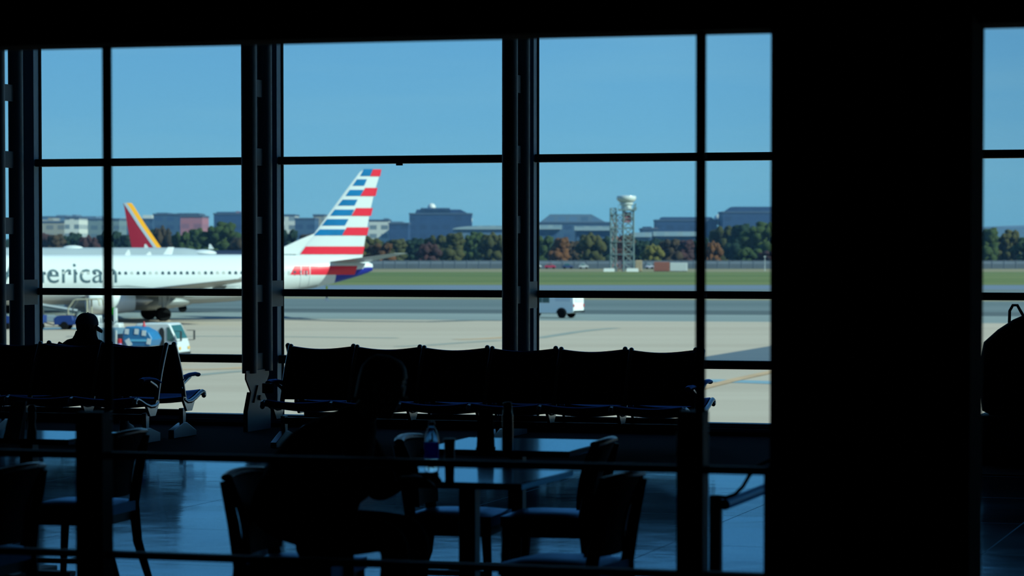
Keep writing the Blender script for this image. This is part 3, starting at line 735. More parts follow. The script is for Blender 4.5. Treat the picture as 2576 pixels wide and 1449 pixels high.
def person_diner():
    q = onZ(752, 1400, 0.45)
    t = thing('person', 'hunched person in a black coat sitting at the nearest table', 'person', (q.x, q.y+0.0, 0), 0)
    # local +x = toward the table (right in the photo)
    J = [((-0.03, 0, 0.50), 0.27, 0.24), ((0.03, 0, 0.68), 0.29, 0.23), ((0.11, 0, 0.84), 0.19, 0.22), ((0.19, 0, 0.95), 0.15, 0.18), ((0.27, 0, 1.02), 0.09, 0.095), ((0.31, 0, 1.055), 0.072, 0.074)]
    E = [(0, 1), (1, 2), (2, 3), (3, 4), (4, 5)]
    for s in (-1, 1):
        k = len(J)
        J += [((0.19, s*0.18, 0.935), 0.08, 0.08), ((0.21, s*0.225, 0.89), 0.075, 0.075), ((0.27, s*0.26, 0.72), 0.095, 0.095), ((0.34, s*0.23, 0.775), 0.08, 0.08), ((0.40, s*0.17, 0.805), 0.046, 0.046), ((0.47, s*0.12, 0.81), 0.040, 0.040)]
        E += [(3, k)] + [(k+i, k+i+1) for i in range(5)]
    skin_mesh('coat', J, E, m_coat, t)
    J = [((0.0, 0, 0.55), 0.18, 0.18)]; E = []
    for s in (-1, 1):
        k = len(J); J += [((0.12, s*0.1, 0.55), 0.105, 0.105), ((0.43, s*0.13, 0.565), 0.078, 0.078), ((0.48, s*0.13, 0.52), 0.070, 0.070), ((0.44, s*0.13, 0.11), 0.048, 0.05)]
        E += [(0, k)] + [(k+i, k+i+1) for i in range(3)]
    skin_mesh('trousers', J, E, m_trou, t)
    for s in (-1, 1):
        MB().loft([[V((0.44+xo+rx*math.cos(a), s*0.13+ry*math.sin(a), z)) for a in [2*PI*i/16 for i in range(16)]] for z, rx, ry, xo in ((0.0, 0.13, 0.045, 0.06), (0.03, 0.135, 0.048, 0.06), (0.06, 0.12, 0.044, 0.05), (0.09, 0.06, 0.044, 0.0), (0.13, 0.052, 0.044, -0.005))]).build('shoe', m_shoe, t)
    hc = V((0.37, 0, 1.165)); yaw, pit = 0.15, 0.30
    def extra(mb):
        head_into(mb, hc, yaw, pit, 1.02)
        for s in (-1, 1): hand_into(mb, (0.49, s*0.11, 0.795), (1, -s*0.7, 0.0), (0, 0, 1), -s, 0.35)
    J = [((0, 0, 0.6), 0.12, 0.13), ((0.08, 0, 0.88), 0.12, 0.15), ((0.27, 0, 1.03), 0.06, 0.062), ((0.325, 0, 1.09), 0.056, 0.058), ((0.345, 0, 1.13), 0.058, 0.058)]
    skin_mesh('body', J, [(0, 1), (1, 2), (2, 3), (3, 4)], [m_skin2, m_eye], t, extra=extra)
    M = Matrix.Rotation(yaw, 3, 'Z') @ Matrix.Rotation(pit, 3, 'Y')
    hr = MB(); rings = []
    for z, rx, ry, xo in ((-0.07, 0.068, 0.070, -0.030), (-0.03, 0.082, 0.079, -0.020), (0.02, 0.091, 0.082, -0.016), (0.065, 0.098, 0.080, -0.008), (0.10, 0.080, 0.066, -0.006), (0.123, 0.055, 0.048, -0.006), (0.131, 0.012, 0.012, -0.006)):
        rings.append([hc + M @ V((xo+rx*math.cos(a)*(1.0 if (z > 0.05 or math.cos(a) < 0) else 0.45), ry*math.sin(a), z)) for a in [2*PI*i/28 for i in range(28)]])
    hr.loft(rings).build('hair', m_hair, t)
person_diner()

# ================================================================= outside: ground
def strip(name, D0, D1, m, label, u0=-900, u1=900, sk0=0.0, sk1=0.0, kind='structure', z=ZA):
    a, b, c, d = cam_xy(u0, D0-sk0*u0, z), cam_xy(u1, D0-sk0*u1, z), cam_xy(u1, D1-sk1*u1, z), cam_xy(u0, D1-sk1*u0, z)
    o = MB().prism([a, b, c, d], (0, 0, -0.3)).build(name, m, smooth=0); o['kind'] = kind; o['label'] = label; return o
Dy = lambda y: (H-ZA)*f/(y-HOR)
g_con = ground_mat('apron_concrete', (0.44, 0.345, 0.27), (0.52, 0.42, 0.335), 0.01, 0.12)
g_con2 = ground_mat('pale_concrete', (0.205, 0.235, 0.23), (0.26, 0.29, 0.28), 0.006, 0.05)
g_dark = ground_mat('rubbered_asphalt', (0.07, 0.088, 0.092), (0.11, 0.13, 0.135), 0.004, 0.04)
g_asp = ground_mat('taxiway_asphalt', (0.115, 0.145, 0.15), (0.165, 0.195, 0.20), 0.004, 0.05)
g_tan = ground_mat('dry_verge', (0.22, 0.19, 0.11), (0.27, 0.23, 0.14), 0.01, 0.05)
g_road = ground_mat('far_taxiway', (0.125, 0.165, 0.225), (0.165, 0.205, 0.265), 0.003, 0.03)
g_gr = ground_mat('airfield_grass', (0.085, 0.13, 0.04), (0.19, 0.20, 0.075), 0.006, 0.03, detail=8)
g_land = ground_mat('far_land', (0.06, 0.07, 0.05), (0.10, 0.10, 0.07), 0.002, 0.01)
edges_ = [(24, Dy(806), 'apron', g_con, 'pale beige concrete apron'),
          (Dy(806), Dy(789), 'apron_margin', g_con2, 'blue-grey concrete margin of the taxiway'),
          (Dy(789), Dy(779), 'taxiway_wheel_track', g_dark, 'dark rubbered band along the taxiway'),
          (Dy(779), Dy(753), 'taxiway', g_asp, 'grey asphalt taxiway behind the airliner'),
          (Dy(753), Dy(748), 'taxiway_verge', g_tan, 'thin dry verge beyond the taxiway'),
          (Dy(748), Dy(728), 'inner_road', g_asp, 'asphalt between the taxiways'),
          (Dy(728), Dy(717), 'far_taxiway', g_road, 'pale far taxiway below the grass'),
          (Dy(717), Dy(684), 'grass', g_gr, 'airfield grass strip'),
          (Dy(684), Dy(676.5), 'dirt_strip', g_tan, 'dry dirt strip along the fence'),
          (Dy(676.5), 5000, 'far_land', g_land, 'dark ground under the tree line')]
SK = 0.22
for a, b, nm, m_, lb in edges_:
    if b < Dy(727): strip(nm, a, b, m_, lb, -240, 240, 0 if a < 30 else SK, SK if b < Dy(747.5) else 0)
    else: strip(nm, a, b, m_, lb, *((-900, 900) if b < 4000 else (-2500, 2500)))
strip('airfield_base', 20, Dy(728), g_asp, 'asphalt airfield on either side of the apron', z=ZA-0.35)
# painted lines, stains, a dark streak and a painted shadow on the concrete
def ribbon(name, pts, w, m, label, lift=0.012):
    """pts in photo pixels on the apron; real ribbon w metres wide"""
    P = [onZ(x, y, ZA+lift) for x, y in pts]; L = []; R = []
    for i, p in enumerate(P):
        d = (P[min(i+1, len(P)-1)]-P[max(i-1, 0)]).normalized(); n_ = V((-d.y, d.x, 0))
        ww = w[i] if isinstance(w, list) else w
        L.append(p+n_*ww/2); R.append(p-n_*ww/2)
    mb = MB()
    mb.add(L+R, [(i, i+1, len(P)+i+1, len(P)+i) for i in range(len(P)-1)])
    o = mb.build(name, m, smooth=0); o['kind'] = 'structure'; o['label'] = label
m_yel = mat('taxi_yellow', (0.55, 0.34, 0.19), 0.7, var=0.2, scale=0.5)
m_stain = mat('tyre_stain', (0.27, 0.28, 0.25), 0.9, var=0.15, scale=0.3)
m_wet = mat('damp_patch', (0.22, 0.34, 0.40), 0.6, var=0.1, scale=0.2)
m_shadow = ground_mat('painted_shadow', (0.10, 0.13, 0.16), (0.12, 0.15, 0.18), 0.02, 0.2)
ribbon('guide_line', [(440, 929), (520, 929), (575, 927), (640, 922)], 1.1, m_yel, 'orange guide line low between bench and column')
ribbon('guide_line', [(1150, 854), (1215, 852), (1262, 849), (1330, 843)], 1.2, m_yel, 'short orange guide line left of the middle column')
ribbon('guide_line', [(1700, 992), (1790, 969), (1860, 952), (1940, 935), (2040, 912)], 0.65, m_yel, 'orange guide line crossing the lower right pane', 0.03)
ribbon('tyre_mark', [(1300, 853), (1355, 850), (1400, 843), (1450, 835), (1500, 829), (1550, 825)], 0.9, m_stain, 'curved dark tyre mark right of the middle column')
ribbon('tyre_mark', [(1000, 872), (1080, 868), (1160, 862), (1262, 856)], 0.8, m_stain, 'dark tyre mark above the long bench')
ribbon('tyre_mark', [(420, 952), (480, 945), (560, 937), (640, 931)], 0.8, m_stain, 'dark tyre mark under the orange line')
ribbon('tyre_mark', [(470, 846), (640, 846), (820, 848), (1000, 850)], 1.0, m_stain, 'long faint dark joint across the apron')
ribbon('dark_streak', [(430, 807), (620, 806), (720, 804), (900, 808), (1080, 809), (1180, 806), (1262, 806)], 2.2, mat('dark_streak', (0.09, 0.11, 0.115), 0.9), 'dark streak along the edge of the concrete')  # plain dark ribbon laid along the concrete edge
ribbon('damp_band', [(1700, 956), (1790, 957), (1940, 962), (2050, 966)], 2.3, m_wet, 'bluish damp band under the orange line')
ribbon('damp_band', [(60, 828), (160, 826), (260, 826)], 5.0, m_wet, 'bluish damp band left of the capped person')
pp = [onZ(x, y, ZA+0.02) for x, y in ((1700, 908), (1775, 897), (1940, 870), (2150, 836), (2150, 916), (1940, 914), (1780, 912))]  # cast shadow painted as a flat dark wedge over the apron
o = MB().add(pp, [tuple(range(len(pp)))]).build('painted_shadow', m_shadow, smooth=0); o['kind'] = 'structure'; o['label'] = 'dark wedge of painted shadow at the right of the apron'

# ================================================================= airliners
m_white = mat('aircraft_white', (0.68, 0.70, 0.69), 0.3, spec=0.5, var=0.02, scale=0.4, coat=0.3)
m_belly = mat('aircraft_grey', (0.36, 0.38, 0.38), 0.35, var=0.03)
m_wing = mat('wing_grey', (0.27, 0.29, 0.29), 0.35, var=0.05, scale=0.6)
m_navy = mat('aircraft_navy', (0.015, 0.025, 0.30), 0.35)
m_win = mat('cabin_window_dark', (0.06, 0.10, 0.13), 0.2)
m_winl = mat('cabin_window_shade', (0.50, 0.52, 0.50), 0.4)
m_title = mat('lettering_grey', (0.06, 0.115, 0.14), 0.4)
m_tred = mat('stripe_red', (0.78, 0.018, 0.045), 0.35, var=0.04, scale=1)
m_tblu = mat('stripe_blue', (0.0, 0.15, 0.36), 0.35, var=0.35, scale=0.8)
m_tyre = mat('tyre_rubber', (0.007, 0.008, 0.009), 0.9, spec=0.1)
m_hub = mat('wheel_hub', (0.45, 0.47, 0.5), 0.4, metal=0.4)
m_duct = mat('engine_metal', (0.35, 0.36, 0.38), 0.35, metal=0.7)
m_dk = mat('dark_void', (0.02, 0.02, 0.025), 0.7)

def lerp_tab(tab, x):
    if x <= tab[0][0]: return tab[0][1:]
    for (a, b) in zip(tab, tab[1:]):
        if x <= b[0]:
            q = (x-a[0])/(b[0]-a[0]); return tuple(a[i]*(1-q)+b[i]*q for i in range(1, len(a)))
    return tab[-1][1:]
# station, top z, bottom z, half width    (metres aft of the nose, above ground)
FUS = [(0, 2.72, 2.60, 0.05), (0.35, 3.08, 2.25, 0.42), (1.0, 3.42, 1.98, 0.80), (2.0, 3.95, 1.72, 1.20), (3.0, 4.62, 1.55, 1.50), (4.2, 5.14, 1.42, 1.73), (5.5, 5.36, 1.36, 1.85), (7, 5.40, 1.34, 1.88),
       (23, 5.40, 1.34, 1.88), (26, 5.40, 1.50, 1.85), (29, 5.38, 1.85, 1.70), (31, 5.36, 2.18, 1.50), (33, 5.30, 2.58, 1.25), (35, 5.20, 3.05, 0.92), (36.5, 5.05, 3.45, 0.64), (37.6, 4.85, 3.80, 0.42), (38.1, 4.60, 4.02, 0.22)]

def airliner(name, label, loc, phi, k=1.0, body=None, belly=None, fin=None, winglets=True, wings=True, windows=(), navy_tail=False, stripes=None):
    t = thing(name, label, 'airliner', loc, phi)
    S = lambda x: lerp_tab(FUS, x)
    stations = []; x = 0
    while x < 38.1: stations.append(x); x += 0.15 if x < 1.2 else (0.5 if (x < 7 or x > 23) else 2.0)
    stations.append(38.1)
    mb = MB(); rings = []; N = 40
    for x in stations:
        zt_, zb_, w = S(x); zc = (zt_+zb_)/2; h = (zt_-zb_)/2
        rings.append([V((x*k, w*math.cos(2*PI*i/N)*k, (zc+h*math.sin(2*PI*i/N))*(k if k == 1 else 1.0) + (0.55*math.sin(2*PI*i/N)*(h/2.03) if k != 1 else 0))) for i in range(N)])
    mb.loft(rings)
    for j in range(len(stations)-1):
        for i in range(N):
            idx = j*N+i; a = 2*PI*(i+0.5)/N; xm = (stations[j]+stations[j+1])/2
            if navy_tail and xm > 34.6 and math.sin(a) < -0.28+max(0, (xm-36)*0.16): mb.mi[idx] = 2
            elif math.sin(a) < -0.80 and xm < 33: mb.mi[idx] = 1
    fus = mb.build('fuselage', [body or m_white, belly or m_belly, m_navy], t, smooth=40)
    def side_y(x, z, off=0.012):
        zt_, zb_, w = S(x); zc = (zt_+zb_)/2; h = (zt_-zb_)/2
        return -(w*math.sqrt(max(0.0, 1-((z-zc)/h)**2))+off)
    return t, fus, side_y

def wheel(mb, c, r, w):
    mb.m(0).lathe(V(c), [(r*0.55, -w/2), (r*0.9, -w/2), (r, -w*0.3), (r, w*0.3), (r*0.9, w/2), (r*0.55, w/2)], n=24, axis='y')
    mb.m(1).lathe(V(c), [(0.01, -w*0.46), (r*0.3, -w*0.5), (r*0.56, -w*0.42), (r*0.56, w*0.42), (r*0.3, w*0.5), (0.01, w*0.46)], n=20, axis='y')
    mb.m(0)

def gear_leg(t, x, y, z_top, r, dual, parent_name='main_gear'):
    g = MB().cyl((x, y, r), (x, y*0.97, z_top), 0.10, 0.13, n=14).cyl((x, y, r+0.1), (x+0.7, y*0.95, z_top), 0.05, n=8)\
        .cyl((x, y-dual, r), (x, y+dual, r), 0.08, n=10).bx(x-0.35, x+0.3, y-0.02, y+0.02, z_top-0.9, z_top).build(parent_name, m_belly, t)
    for s in (-1, 1):
        m = MB(); wheel(m, (x, y+s*dual, r), r, 0.38); m.build('wheel', [m_tyre, m_hub], g)
    return g

# ---- the big white airliner across the left and middle panes
al = math.radians(-19.0)
hd = R_*(-math.cos(al)) + FH*math.sin(al)            # its heading
phi = math.atan2(-hd.y, -hd.x)
gp = onZ(410, 808, ZA)                                # where the near main wheels stand
Mz = Matrix.Rotation(phi, 3, 'Z')
org = gp - Mz @ V((19.6, -2.86, 0)); org.z = ZA
def pl(px, py, y0=0.0):
    """photo pixel -> station/height on the aircraft's plane y=y0"""
    n_ = Mz @ V((0, 1, 0)); p0 = org + n_*y0; d = ray(px, py)
    p = CAM + d*((p0-CAM).dot(n_)/d.dot(n_)); q = Mz.transposed() @ (p-org); return q.x, q.z
ac, fus, side_y = airliner('airliner', 'white airliner with grey lettering and a red, white and blue striped tail', org, phi, navy_tail=True)

# lettering wrapped on the skin
def lettering(txt, x0, x1, zb, zx, parent, m, side, name='lettering'):
    cu = bpy.data.curves.new('txt', 'FONT'); cu.body = txt; cu.size = 1.0; cu.resolution_u = 3; cu.offset = 0.0
    to = bpy.data.objects.new('txt', cu); COL.objects.link(to)
    dg = bpy.context.evaluated_depsgraph_get(); me = bpy.data.meshes.new_from_object(to.evaluated_get(dg)); bpy.data.objects.remove(to)
    xs = [v.co.x for v in me.vertices]; a, b = min(xs), max(xs)
    bm = bmesh.new(); bm.from_mesh(me)
    kz = zx/0.51
    z = -0.5
    while z < 1.0:
        bmesh.ops.bisect_plane(bm, geom=bm.verts[:]+bm.edges[:]+bm.faces[:], plane_co=(0, z, 0), plane_no=(0, 1, 0)); z += 0.07
    for v in bm.verts:
        X = x0+(v.co.x-a)/(b-a)*(x1-x0); Z = zb+v.co.y*kz
        v.co = V((X, side(X, Z, 0.015), Z))
    bm.to_mesh(me); bm.free(); me.materials.clear(); me.materials.append(m)
    o = bpy.data.objects.new(name, me); COL.objects.link(o); o.parent = parent; return o
xa_, za_ = pl(294, 711, -1.8); xe_, _ = pl(120, 711, -1.8)
xs0 = xa_-(xa_-xe_)/0.607
_, zx_ = pl(200, 673, -1.85)
lettering('American', xs0, xa_, za_, zx_-za_, fus, m_title, side_y)

# cabin windows, one mesh each
wz = pl(500, 688, -1.85)[1]
wmb = MB(); N = 14
w0 = None
xw = 5.6; i = 0
while xw < 32.2:
    zt_, zb_, w = lerp_tab(FUS, xw); zc = (zt_+zb_)/2; h = (zt_-zb_)/2
    def ring(yo, r1, r2): return [V((r1*math.cos(2*PI*q/N), yo, r2*math.sin(2*PI*q/N))) for q in range(N)]
    shade = (i*7) % 11 in (2, 6, 7) 
    mb = MB().add(ring(-0.012, 0.125, 0.19) + ring(0.01, 0.13, 0.20), [tuple(range(N))]+[(q, (q+1) % N, N+(q+1) % N, N+q) for q in range(N)])
    o = mb.build('cabin_window', m_winl if shade else m_win, fus, smooth=0); o.location = (xw, side_y(xw, wz, 0.0), wz)
    o.rotation_euler = (0, 0, math.atan2(side_y(xw+0.2, wz)-side_y(xw-0.2, wz), 0.4))
    i += 1; xw += 0.508
def skin_patch(name, quad, m, parent, nx=16, nz=6, off=0.014):
    """quad TL,TR,BR,BL as (x,z) laid on the port side"""
    def fn(u, v):
        x = (quad[0][0]*(1-u)+quad[1][0]*u)*(1-v)+(quad[3][0]*(1-u)+quad[2][0]*u)*v
        z = (quad[0][1]*(1-u)+quad[1][1]*u)*(1-v)+(quad[3][1]*(1-u)+quad[2][1]*u)*v
        return (x, side_y(x, z, off), z)
    return MB().grid(fn, nx, nz).build(name, m, parent, smooth=0)
z2 = lambda x, y: (600+x/3.6227, 400+y/3.6227)
q9 = [pl(*z2(*p), -1.0) for p in ((500, 975), (1095, 975), (1072, 1055), (455, 1055))]
skin_patch('red_side_stripe', q9, m_tred, fus)
dr = [pl(*z2(*p), -1.2) for p in ((565, 958), (648, 958), (648, 1160), (565, 1160))]
dm = MB()
def dline(a, b, w=0.03):
    n_ = 10
    for i in range(n_):
        p = [(a[0]+(b[0]-a[0])*j/n_, a[1]+(b[1]-a[1])*j/n_) for j in (i, i+1)]
        hx = w if a[0] == b[0] else 0; hz = 0 if a[0] == b[0] else w
        vs = []
        for (x, z) in p:
            for s in (-1, 1): X, Z = x+s*hx, z+s*hz; vs.append((X, side_y(X, Z, 0.022), Z))
        dm.add(vs, [(0, 1, 3, 2)])
x0d, x1d, z1d, z0d = dr[0][0], dr[1][0], dr[0][1], dr[2][1]
dline((x0d, z0d), (x0d, z1d)); dline((x1d, z0d), (x1d, z1d)); dline((x0d, z1d), (x1d, z1d)); dline((x0d, z0d), (x1d, z0d))
dline((x0d+0.25, wz-0.25), (x0d+0.25, wz+0.2), 0.02); dline((x1d-0.25, wz-0.25), (x1d-0.25, wz+0.2), 0.02)
dm.build('rear_door', mat('door_outline', (0.7, 0.72, 0.72), 0.4), fus, smooth=0)

# fin
def fin_loft(LE, TE, T=0.34, m=None, parent=None, name='tail_fin'):
    """LE, TE: lists of (x,z) bottom to top, same length"""
    rings = []; nn = 12
    for (xl, zl), (xt, zt_) in zip(LE, TE):
        c = xt-xl; th = T*c/5.0; ring = []
        us = [0, 0.03, 0.1, 0.25, 0.45, 0.7, 1.0]
        for u in us: ring.append(V((xl+c*u, -th*half(u), zl+(zt_-zl)*u)))
        for u in us[::-1][1:-1]: ring.append(V((xl+c*u, th*half(u), zl+(zt_-zl)*u)))
        rings.append(ring)
    return MB().loft(rings).build(name, m, parent, smooth=40)
def half(u): return 2.1*(math.sqrt(max(u, 0))*0.98 - 0.35*u - 0.60*u*u + 0.01)*0.5 if u < 1 else 0.02
LEp = [(735, 652), (752, 630), (772, 606), (790, 588), (829, 535), (870, 479), (905, 433), (914, 427)]
TEp = [(911, 652), (914, 630), (918, 606), (921, 588), (930, 535), (943, 479), (956, 436), (958, 429)]
LEq = [pl(*p) for p in LEp]; TEq = [pl(*p) for p in TEp]
finob = fin_loft(LEq, TEq, 0.55, m_white, ac)
# dorsal fillet
dz = [pl(*p) for p in ((612, 639), (660, 634), (712, 622), (757, 601), (790, 588), (800, 640))]
MB().prism([(x, -0.09, z) for x, z in dz] , (0, 0.18, 0)).build('dorsal_fillet', m_white, ac, bevel=0.03)
def fin_y(x, z):
    # half thickness of the fin at x,z
    for (l0, l1, t0, t1) in zip(LEq, LEq[1:], TEq, TEq[1:]):
        if z <= l1[1] or l1 is LEq[-1]:
            q = min(1, max(0, (z-l0[1])/(l1[1]-l0[1]))); xl = l0[0]+(l1[0]-l0[0])*q; xt = t0[0]+(t1[0]-t0[0])*q
            c = xt-xl; u = min(1, max(0, (x-xl)/c)); return 0.55*c/5.0*half(u) if u < 1 else 0.02
    return 0.02
def fin_bar(quad, m, name):
    q = [pl(*z2(*p)) for p in quad]
    obs = []
    mb = MB()
    for s in (-1, 1):
        def fn(u, v):
            x = (q[0][0]*(1-u)+q[1][0]*u)*(1-v)+(q[3][0]*(1-u)+q[2][0]*u)*v
            z = (q[0][1]*(1-u)+q[1][1]*u)*(1-v)+(q[3][1]*(1-u)+q[2][1]*u)*v
            return (x, s*(fin_y(x, z)+0.03), z)
        mb.grid(fn, 12, 4)
    mb.build(name, m, finob, smooth=0)
for qd in (((1142, 92), (1222, 92), (1197, 155), (1106, 155)), ((1078, 185), (1168, 185), (1142, 243), (1036, 243)), ((1012, 281), (1136, 281), (1108, 336), (972, 336)),
           ((946, 370), (1082, 370), (1054, 424), (902, 424)), ((874, 461), (1050, 461), (1023, 516), (832, 516)), ((804, 548), (998, 548), (965, 606), (757, 606)), ((737, 641), (966, 641), (938, 696), (682, 696))):
    fin_bar(qd, m_tblu, 'blue_bar')
for qd in (((1224, 94), (1302, 94), (1289, 158), (1198, 158)), ((1152, 263), (1266, 263), (1249, 338), (1106, 338)), ((1067, 447), (1223, 447), (1207, 518), (1025, 518)), ((982, 623), (1187, 623), (1172, 696), (938, 696)), ((608, 797), (1147, 797), (1131, 868), (557, 868))):
    fin_bar(qd, m_tred, 'red_bar')

def lift_surface(parent, name, root, tip, T, m, side):
    """root/tip = (x_le, chord, y, z, thickness)"""
    rings = []
    us = [0, 0.03, 0.1, 0.25, 0.45, 0.7, 1.0]
    for (xl, c, y, z, th) in (root, tip) if len(root) == 5 else root:
        ring = [V((xl+c*u, side*y, z+th*half(u)*0.6)) for u in us] + [V((xl+c*u, side*y, z-th*half(u)*0.45)) for u in us[::-1][1:-1]]
        rings.append(ring)
    return MB().loft(rings).build(name, m, parent, smooth=40)
def add_wings(t, k=1.0, m=m_wing, winglet=True, wm=m_white, zoff=0.0):
    for s in (-1, 1):
        lift = [(13.0*k, 8.2*k, 1.2*k, 1.95+zoff, 0.95), (15.6*k, 5.6*k, 5.6*k, 2.45+zoff, 0.65), (22.3*k, 1.75*k, 17.0*k, 3.55+zoff, 0.22)]
        w = lift_surface(t, 'wing', lift, None, 1, m, s)
        if winglet:
            wl = [(22.4*k, 1.65*k, 17.0*k, 3.55+zoff, 0.2), (23.1*k, 1.3*k, 17.5*k, 4.1+zoff, 0.15), (24.5*k, 0.55*k, 17.95*k, 6.0+zoff, 0.08)]
            rings = []; us = [0, 0.03, 0.1, 0.25, 0.45, 0.7, 1.0]
            for xl, c, y, z, th in wl:
                rings.append([V((xl+c*u, s*(y+th*half(u)*0.5), z)) for u in us] + [V((xl+c*u, s*(y-th*half(u)*0.5), z)) for u in us[::-1][1:-1]])
            MB().loft(rings).build('winglet', wm, w, smooth=40)
        # flap track fairings
        for yy, xx in ((5.2, 20.6), (8.5, 21.5), (12.0, 22.8)):
            zz = 2.45+zoff+(yy-5.6)*0.096-0.28
            MB().ell((xx*k, s*yy*k, zz), (1.25, 0.20, 0.22), n=12, m=8).build('flap_fairing', m, w)
def add_stab(t, k=1.0, m=m_wing, zr=4.75):
    for s in (-1, 1):
        lift_surface(t, 'tailplane', [(34.0*k, 3.6*k, 0.5*k, zr, 0.32), (37.9*k, 1.2*k, 7.1*k, zr+0.75, 0.12)], None, 1, m, s)
def add_engine(t, s, k=1.0, x0=13.1, zc=1.72, r=1.02, m=m_white):
    e = MB()
    e.lathe((0, 0, 0), [(r*0.80, 0.0), (r*0.92, -0.04), (r*1.0, 0.12), (r*1.06, 0.9), (r*1.04, 2.2), (r*0.90, 3.3), (r*0.84, 3.7), (r*0.80, 3.7), (r*0.80, 2.0), (r*0.76, 0.3)], n=32, axis='x')
    eo = e.build('engine', m, t); eo.location = (x0*k, s*4.83*k, zc)
    MB().lathe((0, 0, 0), [(0.02, 0.5), (r*0.76, 0.55), (r*0.76, 0.6), (0.02, 0.62)], n=24, axis='x').build('fan', m_dk, eo)
    MB().lathe((0, 0, 0), [(r*0.55, 3.0), (r*0.52, 4.2), (r*0.36, 4.7), (0.02, 5.3)], n=24, axis='x').build('exhaust_cone', m_duct, eo)
    MB().prism([(1.0, -0.12, r*0.95), (4.6, -0.12, r*0.35), (5.6, -0.12, 1.0), (3.2, -0.12, 1.25), (1.6, -0.12, 1.15)], (0, 0.24, 0)).build('pylon', m_wing, eo)
    MB().lathe((0, 0, 0), [(r*0.80, 0.0), (r*0.86, -0.06), (r*0.93, 0.0), (r*0.985, 0.10)], n=32, axis='x').build('intake_lip', m_duct, eo)
add_wings(ac); add_stab(ac)
for s in (-1, 1): add_engine(ac, s)
for s in (-1, 1): gear_leg(ac, 19.6, s*2.86, 2.2, 0.565, 0.43)
gear_leg(ac, 4.0, 0.001, 1.6, 0.35, 0.2, 'nose_gear')
MB().ell((17.5, 0, 1.55), (5.4, 1.9, 0.75), n=24, m=10).build('belly_fairing', m_belly, ac)
for px_, hh in ((320, 0.42), (318+55, 0.25)):
    xx, _ = pl(px_, 640); MB().prism([(xx-0.22, -0.03, 5.38), (xx+0.28, -0.03, 5.38), (xx+0.18, -0.03, 5.38+hh), (xx+0.05, -0.03, 5.38+hh)], (0, 0.06, 0)).build('blade_antenna', m_white, ac)
xx, zz = pl(822, 745); 
mm = MB(); mm.m(0).cyl((xx, 0, 2.75), (xx, 0, 2.45), 0.10, 0.08); mm.m(1).cyl((xx, 0, 2.45), (xx, 0, 1.75), 0.07); mm.m(2).cyl((xx, 0, 1.75), (xx, 0, 1.45), 0.16, 0.20)
mm.build('tail_prop', [mat('lime_paint', (0.5, 0.6, 0.05), 0.5), m_dk, m_white], ac)

# ---- grey airliner parked behind it, nose to the right
m_silv = mat('aircraft_silver', (0.40, 0.44, 0.46), 0.35, metal=0.0, var=0.05, scale=0.3)
hd2 = R_*math.cos(0.06) + FH*math.sin(0.06); phi2 = math.atan2(-hd2.y, -hd2.x)
nose = onD(640, 640, 262); nose.z = ZA
k2 = 1.12
ac2, fus2, _ = airliner('airliner', 'grey airliner half hidden behind the white one, nose to the right', nose, phi2, k=k2, body=m_silv)
add_wings(ac2, k2, zoff=0.3); add_stab(ac2, k2, zr=5.2)
for s in (-1, 1): add_engine(ac2, s, k2, zc=1.9)
for s in (-1, 1): gear_leg(ac2, 19.6*k2, s*3.4, 2.4, 0.58, 0.45)
gear_leg(ac2, 6.6, 0.001, 1.8, 0.38, 0.22, 'nose_gear')
fin_loft([(33.0, 5.6), (35.2, 7.0), (40.6, 12.6)], [(41.0, 5.6), (41.2, 7.0), (42.6, 12.6)], 0.5, m_silv, ac2)
cz = 5.92
MB().ell((16.6, 0, cz-0.06), (1.0, 0.5, 0.30), n=20, m=10).build('satcom_radome', m_white, ac2)
for xx in (3.9, 9.8): MB().prism([(xx-0.2, -0.03, cz-0.1), (xx+0.3, -0.03, cz-0.1), (xx+0.25, -0.03, cz+0.35), (xx+0.1, -0.03, cz+0.35)], (0, 0.06, 0)).build('blade_antenna', m_white, ac2)
MB().ell((4.7, 0, 5.42), (1.25, 1.1, 0.36), n=20, m=10).build('crown_glint', m_white, ac2)  # sunlit glint on the nose crown, modelled as a white ellipsoid
ws = MB()
for s in (-1, 1):
    ws.add([(2.3, s*0.25, 4.55), (2.1, s*0.95, 4.35), (2.9, s*1.2, 4.75), (3.0, s*0.3, 5.05)], [(0, 1, 2, 3)])
ws.build('windscreen', m_dk, ac2, smooth=0)

# ---- dark blue airliner with the red and yellow tail, farther off
m_cobalt = mat('aircraft_cobalt', (0.008, 0.018, 0.05), 0.6)
a3 = math.radians(40)
hd3 = R_*math.cos(a3) + FH*math.sin(a3); phi3 = math.atan2(-hd3.y, -hd3.x); M3 = Matrix.Rotation(phi3, 3, 'Z')
base3 = onD(350, 618, 428); base3.z = ZA
org3 = base3 - M3 @ V((36.2, 0, 0)); org3.z = ZA
def pl3(px, py):
    n_ = M3 @ V((0, 1, 0)); d = ray(px, py); p = CAM + d*((org3-CAM).dot(n_)/d.dot(n_)); q = M3.transposed() @ (p-org3); return q.x, q.z
ac3, fus3, _ = airliner('airliner', 'distant airliner with a red tail edged in yellow, behind the grey one', org3, phi3, body=m_cobalt, belly=m_cobalt)
add_wings(ac3); add_stab(ac3)
for s in (-1, 1): add_engine(ac3, s, m=m_cobalt); gear_leg(ac3, 19.6, s*2.86, 2.2, 0.565, 0.43)
gear_leg(ac3, 4.0, 0.001, 1.6, 0.35, 0.2, 'nose_gear')
z1 = lambda x, y: (x/3.45, 480+y/3.45)
LE3 = [pl3(*z1(*p)) for p in ((1440, 560), (1385, 475), (1265, 300), (1165, 140), (1140, 106))]
TE3 = [pl3(*z1(*p)) for p in ((1160, 560), (1140, 475), (1105, 300), (1078, 140), (1068, 108))]
